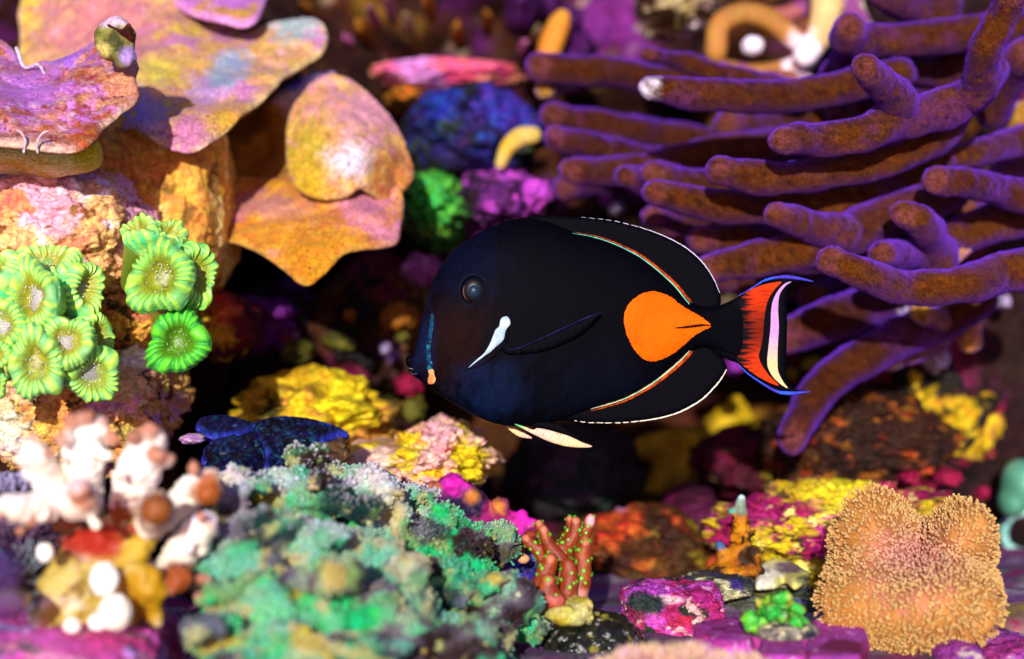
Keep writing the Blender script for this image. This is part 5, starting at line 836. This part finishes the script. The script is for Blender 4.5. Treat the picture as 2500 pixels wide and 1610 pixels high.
base = paint(p, (L(200, 125, 45, .8), L(190, 110, 50, .8), 50)); cx = p[:, 0] / p[:, 1] * 5000 + 1250; cy = 805 - (p[:, 2] - CZ) / p[:, 1] * 5000
core = np.exp(-(((cx - 2225) / 110) ** 2 + ((cy - 1360) / 60) ** 2))[:, None]; tipc = np.tile(L(225, 185, 110, .88), (N2, 1)) * (1 - .7 * core) + L(215, 135, 160, .85) * .7 * core; tipc[rs.rand(N2) < .2] *= 1.12
PET = stalk_proto(5, ((0, .45), (.6, .4), (.82, .95), (1.0, 1.1), (.93, .4)))
o = link('tentacles', nubs(p, q2, rs.uniform(.00035, .0006, N2), rs.uniform(.0024, .0046, N2), base * .9, rs, PET, tipc, .22), M_LEATH, t); o['kind'] = 'stuff'
me = fuse([ptube([(2225, 1480, .975), (2225, 1560, .985), (2225, 1640, .985)], [110, 90, 110])], .003); setcol(me, paint(verts(me), (L(170, 120, 70, .7), L(150, 100, 60, .7), 40))); link('stalk', me, M_LEATH, t)
# purple rocks at the right corner, shell behind
rock('live_rock', 'violet pink coralline rock at the foot of the leather coral', 'rock', (2440, 1600, .93), (120, 55, .04), 291, (L(180, 80, 190, .8), L(165, 50, 130, .75), 40), [(L(220, 170, 215, .85), 70, .26, .08, 292), (L(110, 30, 60, .75), 60, .25, .08, 293)], amp=.22, fine=.18, ff=5)
rock('live_rock', 'small violet coralline rock touching the leather coral stalk', 'rock', (2335, 1600, .90), (60, 40, .03), 294, (L(170, 80, 200, .8), L(170, 60, 150, .75), 40), [(L(225, 200, 190, .85), 70, .3, .08, 295)], amp=.2, fine=.12, sub=5)
me, bd, bk = sheet([(2385, 1560), (2400, 1520), (2430, 1492), (2480, 1480), (2540, 1485), (2560, 1540), (2540, 1590), (2440, 1590)], [(2385, 1560, .97), (2430, 1492, 1.0), (2540, 1485, 1.0), (2560, 1540, .98), (2440, 1590, .96), (2480, 1540, .95)], 6, .008, 10, 14, .003, 90); v = verts(me)
c = paint(v, (L(150, 120, 90, .75), L(175, 130, 120, .78), 50), [(L(190, 60, 110, .8), 40, .2, .08, 296), (L(170, 150, 70, .8), 44, .25, .08, 297)]); m = (1 - smooth(3, 12, bd))[:, None]; c = c * (1 - m) + L(190, 180, 215, .85) * m; setcol(me, c); tag(link('scallop_shell', me, M_SHELL), 'rounded mottled scallop shell leaning behind the violet rock', 'shell')
# pale pink bristly star polyps along the front edge
me = fuse([ell(1570, 1668, .80, 90, 75, 60), ell(1680, 1662, .80, 100, 70, 60), ell(1800, 1682, .805, 100, 70, 60), ell(1500, 1690, .80, 80, 70, 60)], .003); setcol(me, paint(verts(me), (L(190, 120, 110, .75), L(170, 110, 130, .7), 60))); rs = RS(298); N3 = 1500
p, q = scatter(me, N3, rs, lambda vv, n_: (n_[:, 2] > -.3) * 1.0); t = thing('star_polyp_mat', P(1640, 1700, .80), 'pale pink bristly star polyp mat in front of the crimson rock', 'coral'); link('mat', me, M_FUZZ, t)
SP = stalk_proto(4, ((0, 1.0), (.5, .9), (1.0, .25)))
cb = np.tile(L(205, 140, 120, .8), (N3, 1)) * rs.uniform(.8, 1.1, (N3, 1)); tp = np.where((rs.rand(N3) < .3)[:, None], L(225, 185, 205, .88), L(235, 200, 160, .88))
o = link('polyps', nubs(p, q * np.array([1, 1, 1.4]), rs.uniform(.0006, .0011, N3), rs.uniform(.003, .006, N3), cb, rs, SP, tp, .35), M_FUZZ, t); o['kind'] = 'stuff'
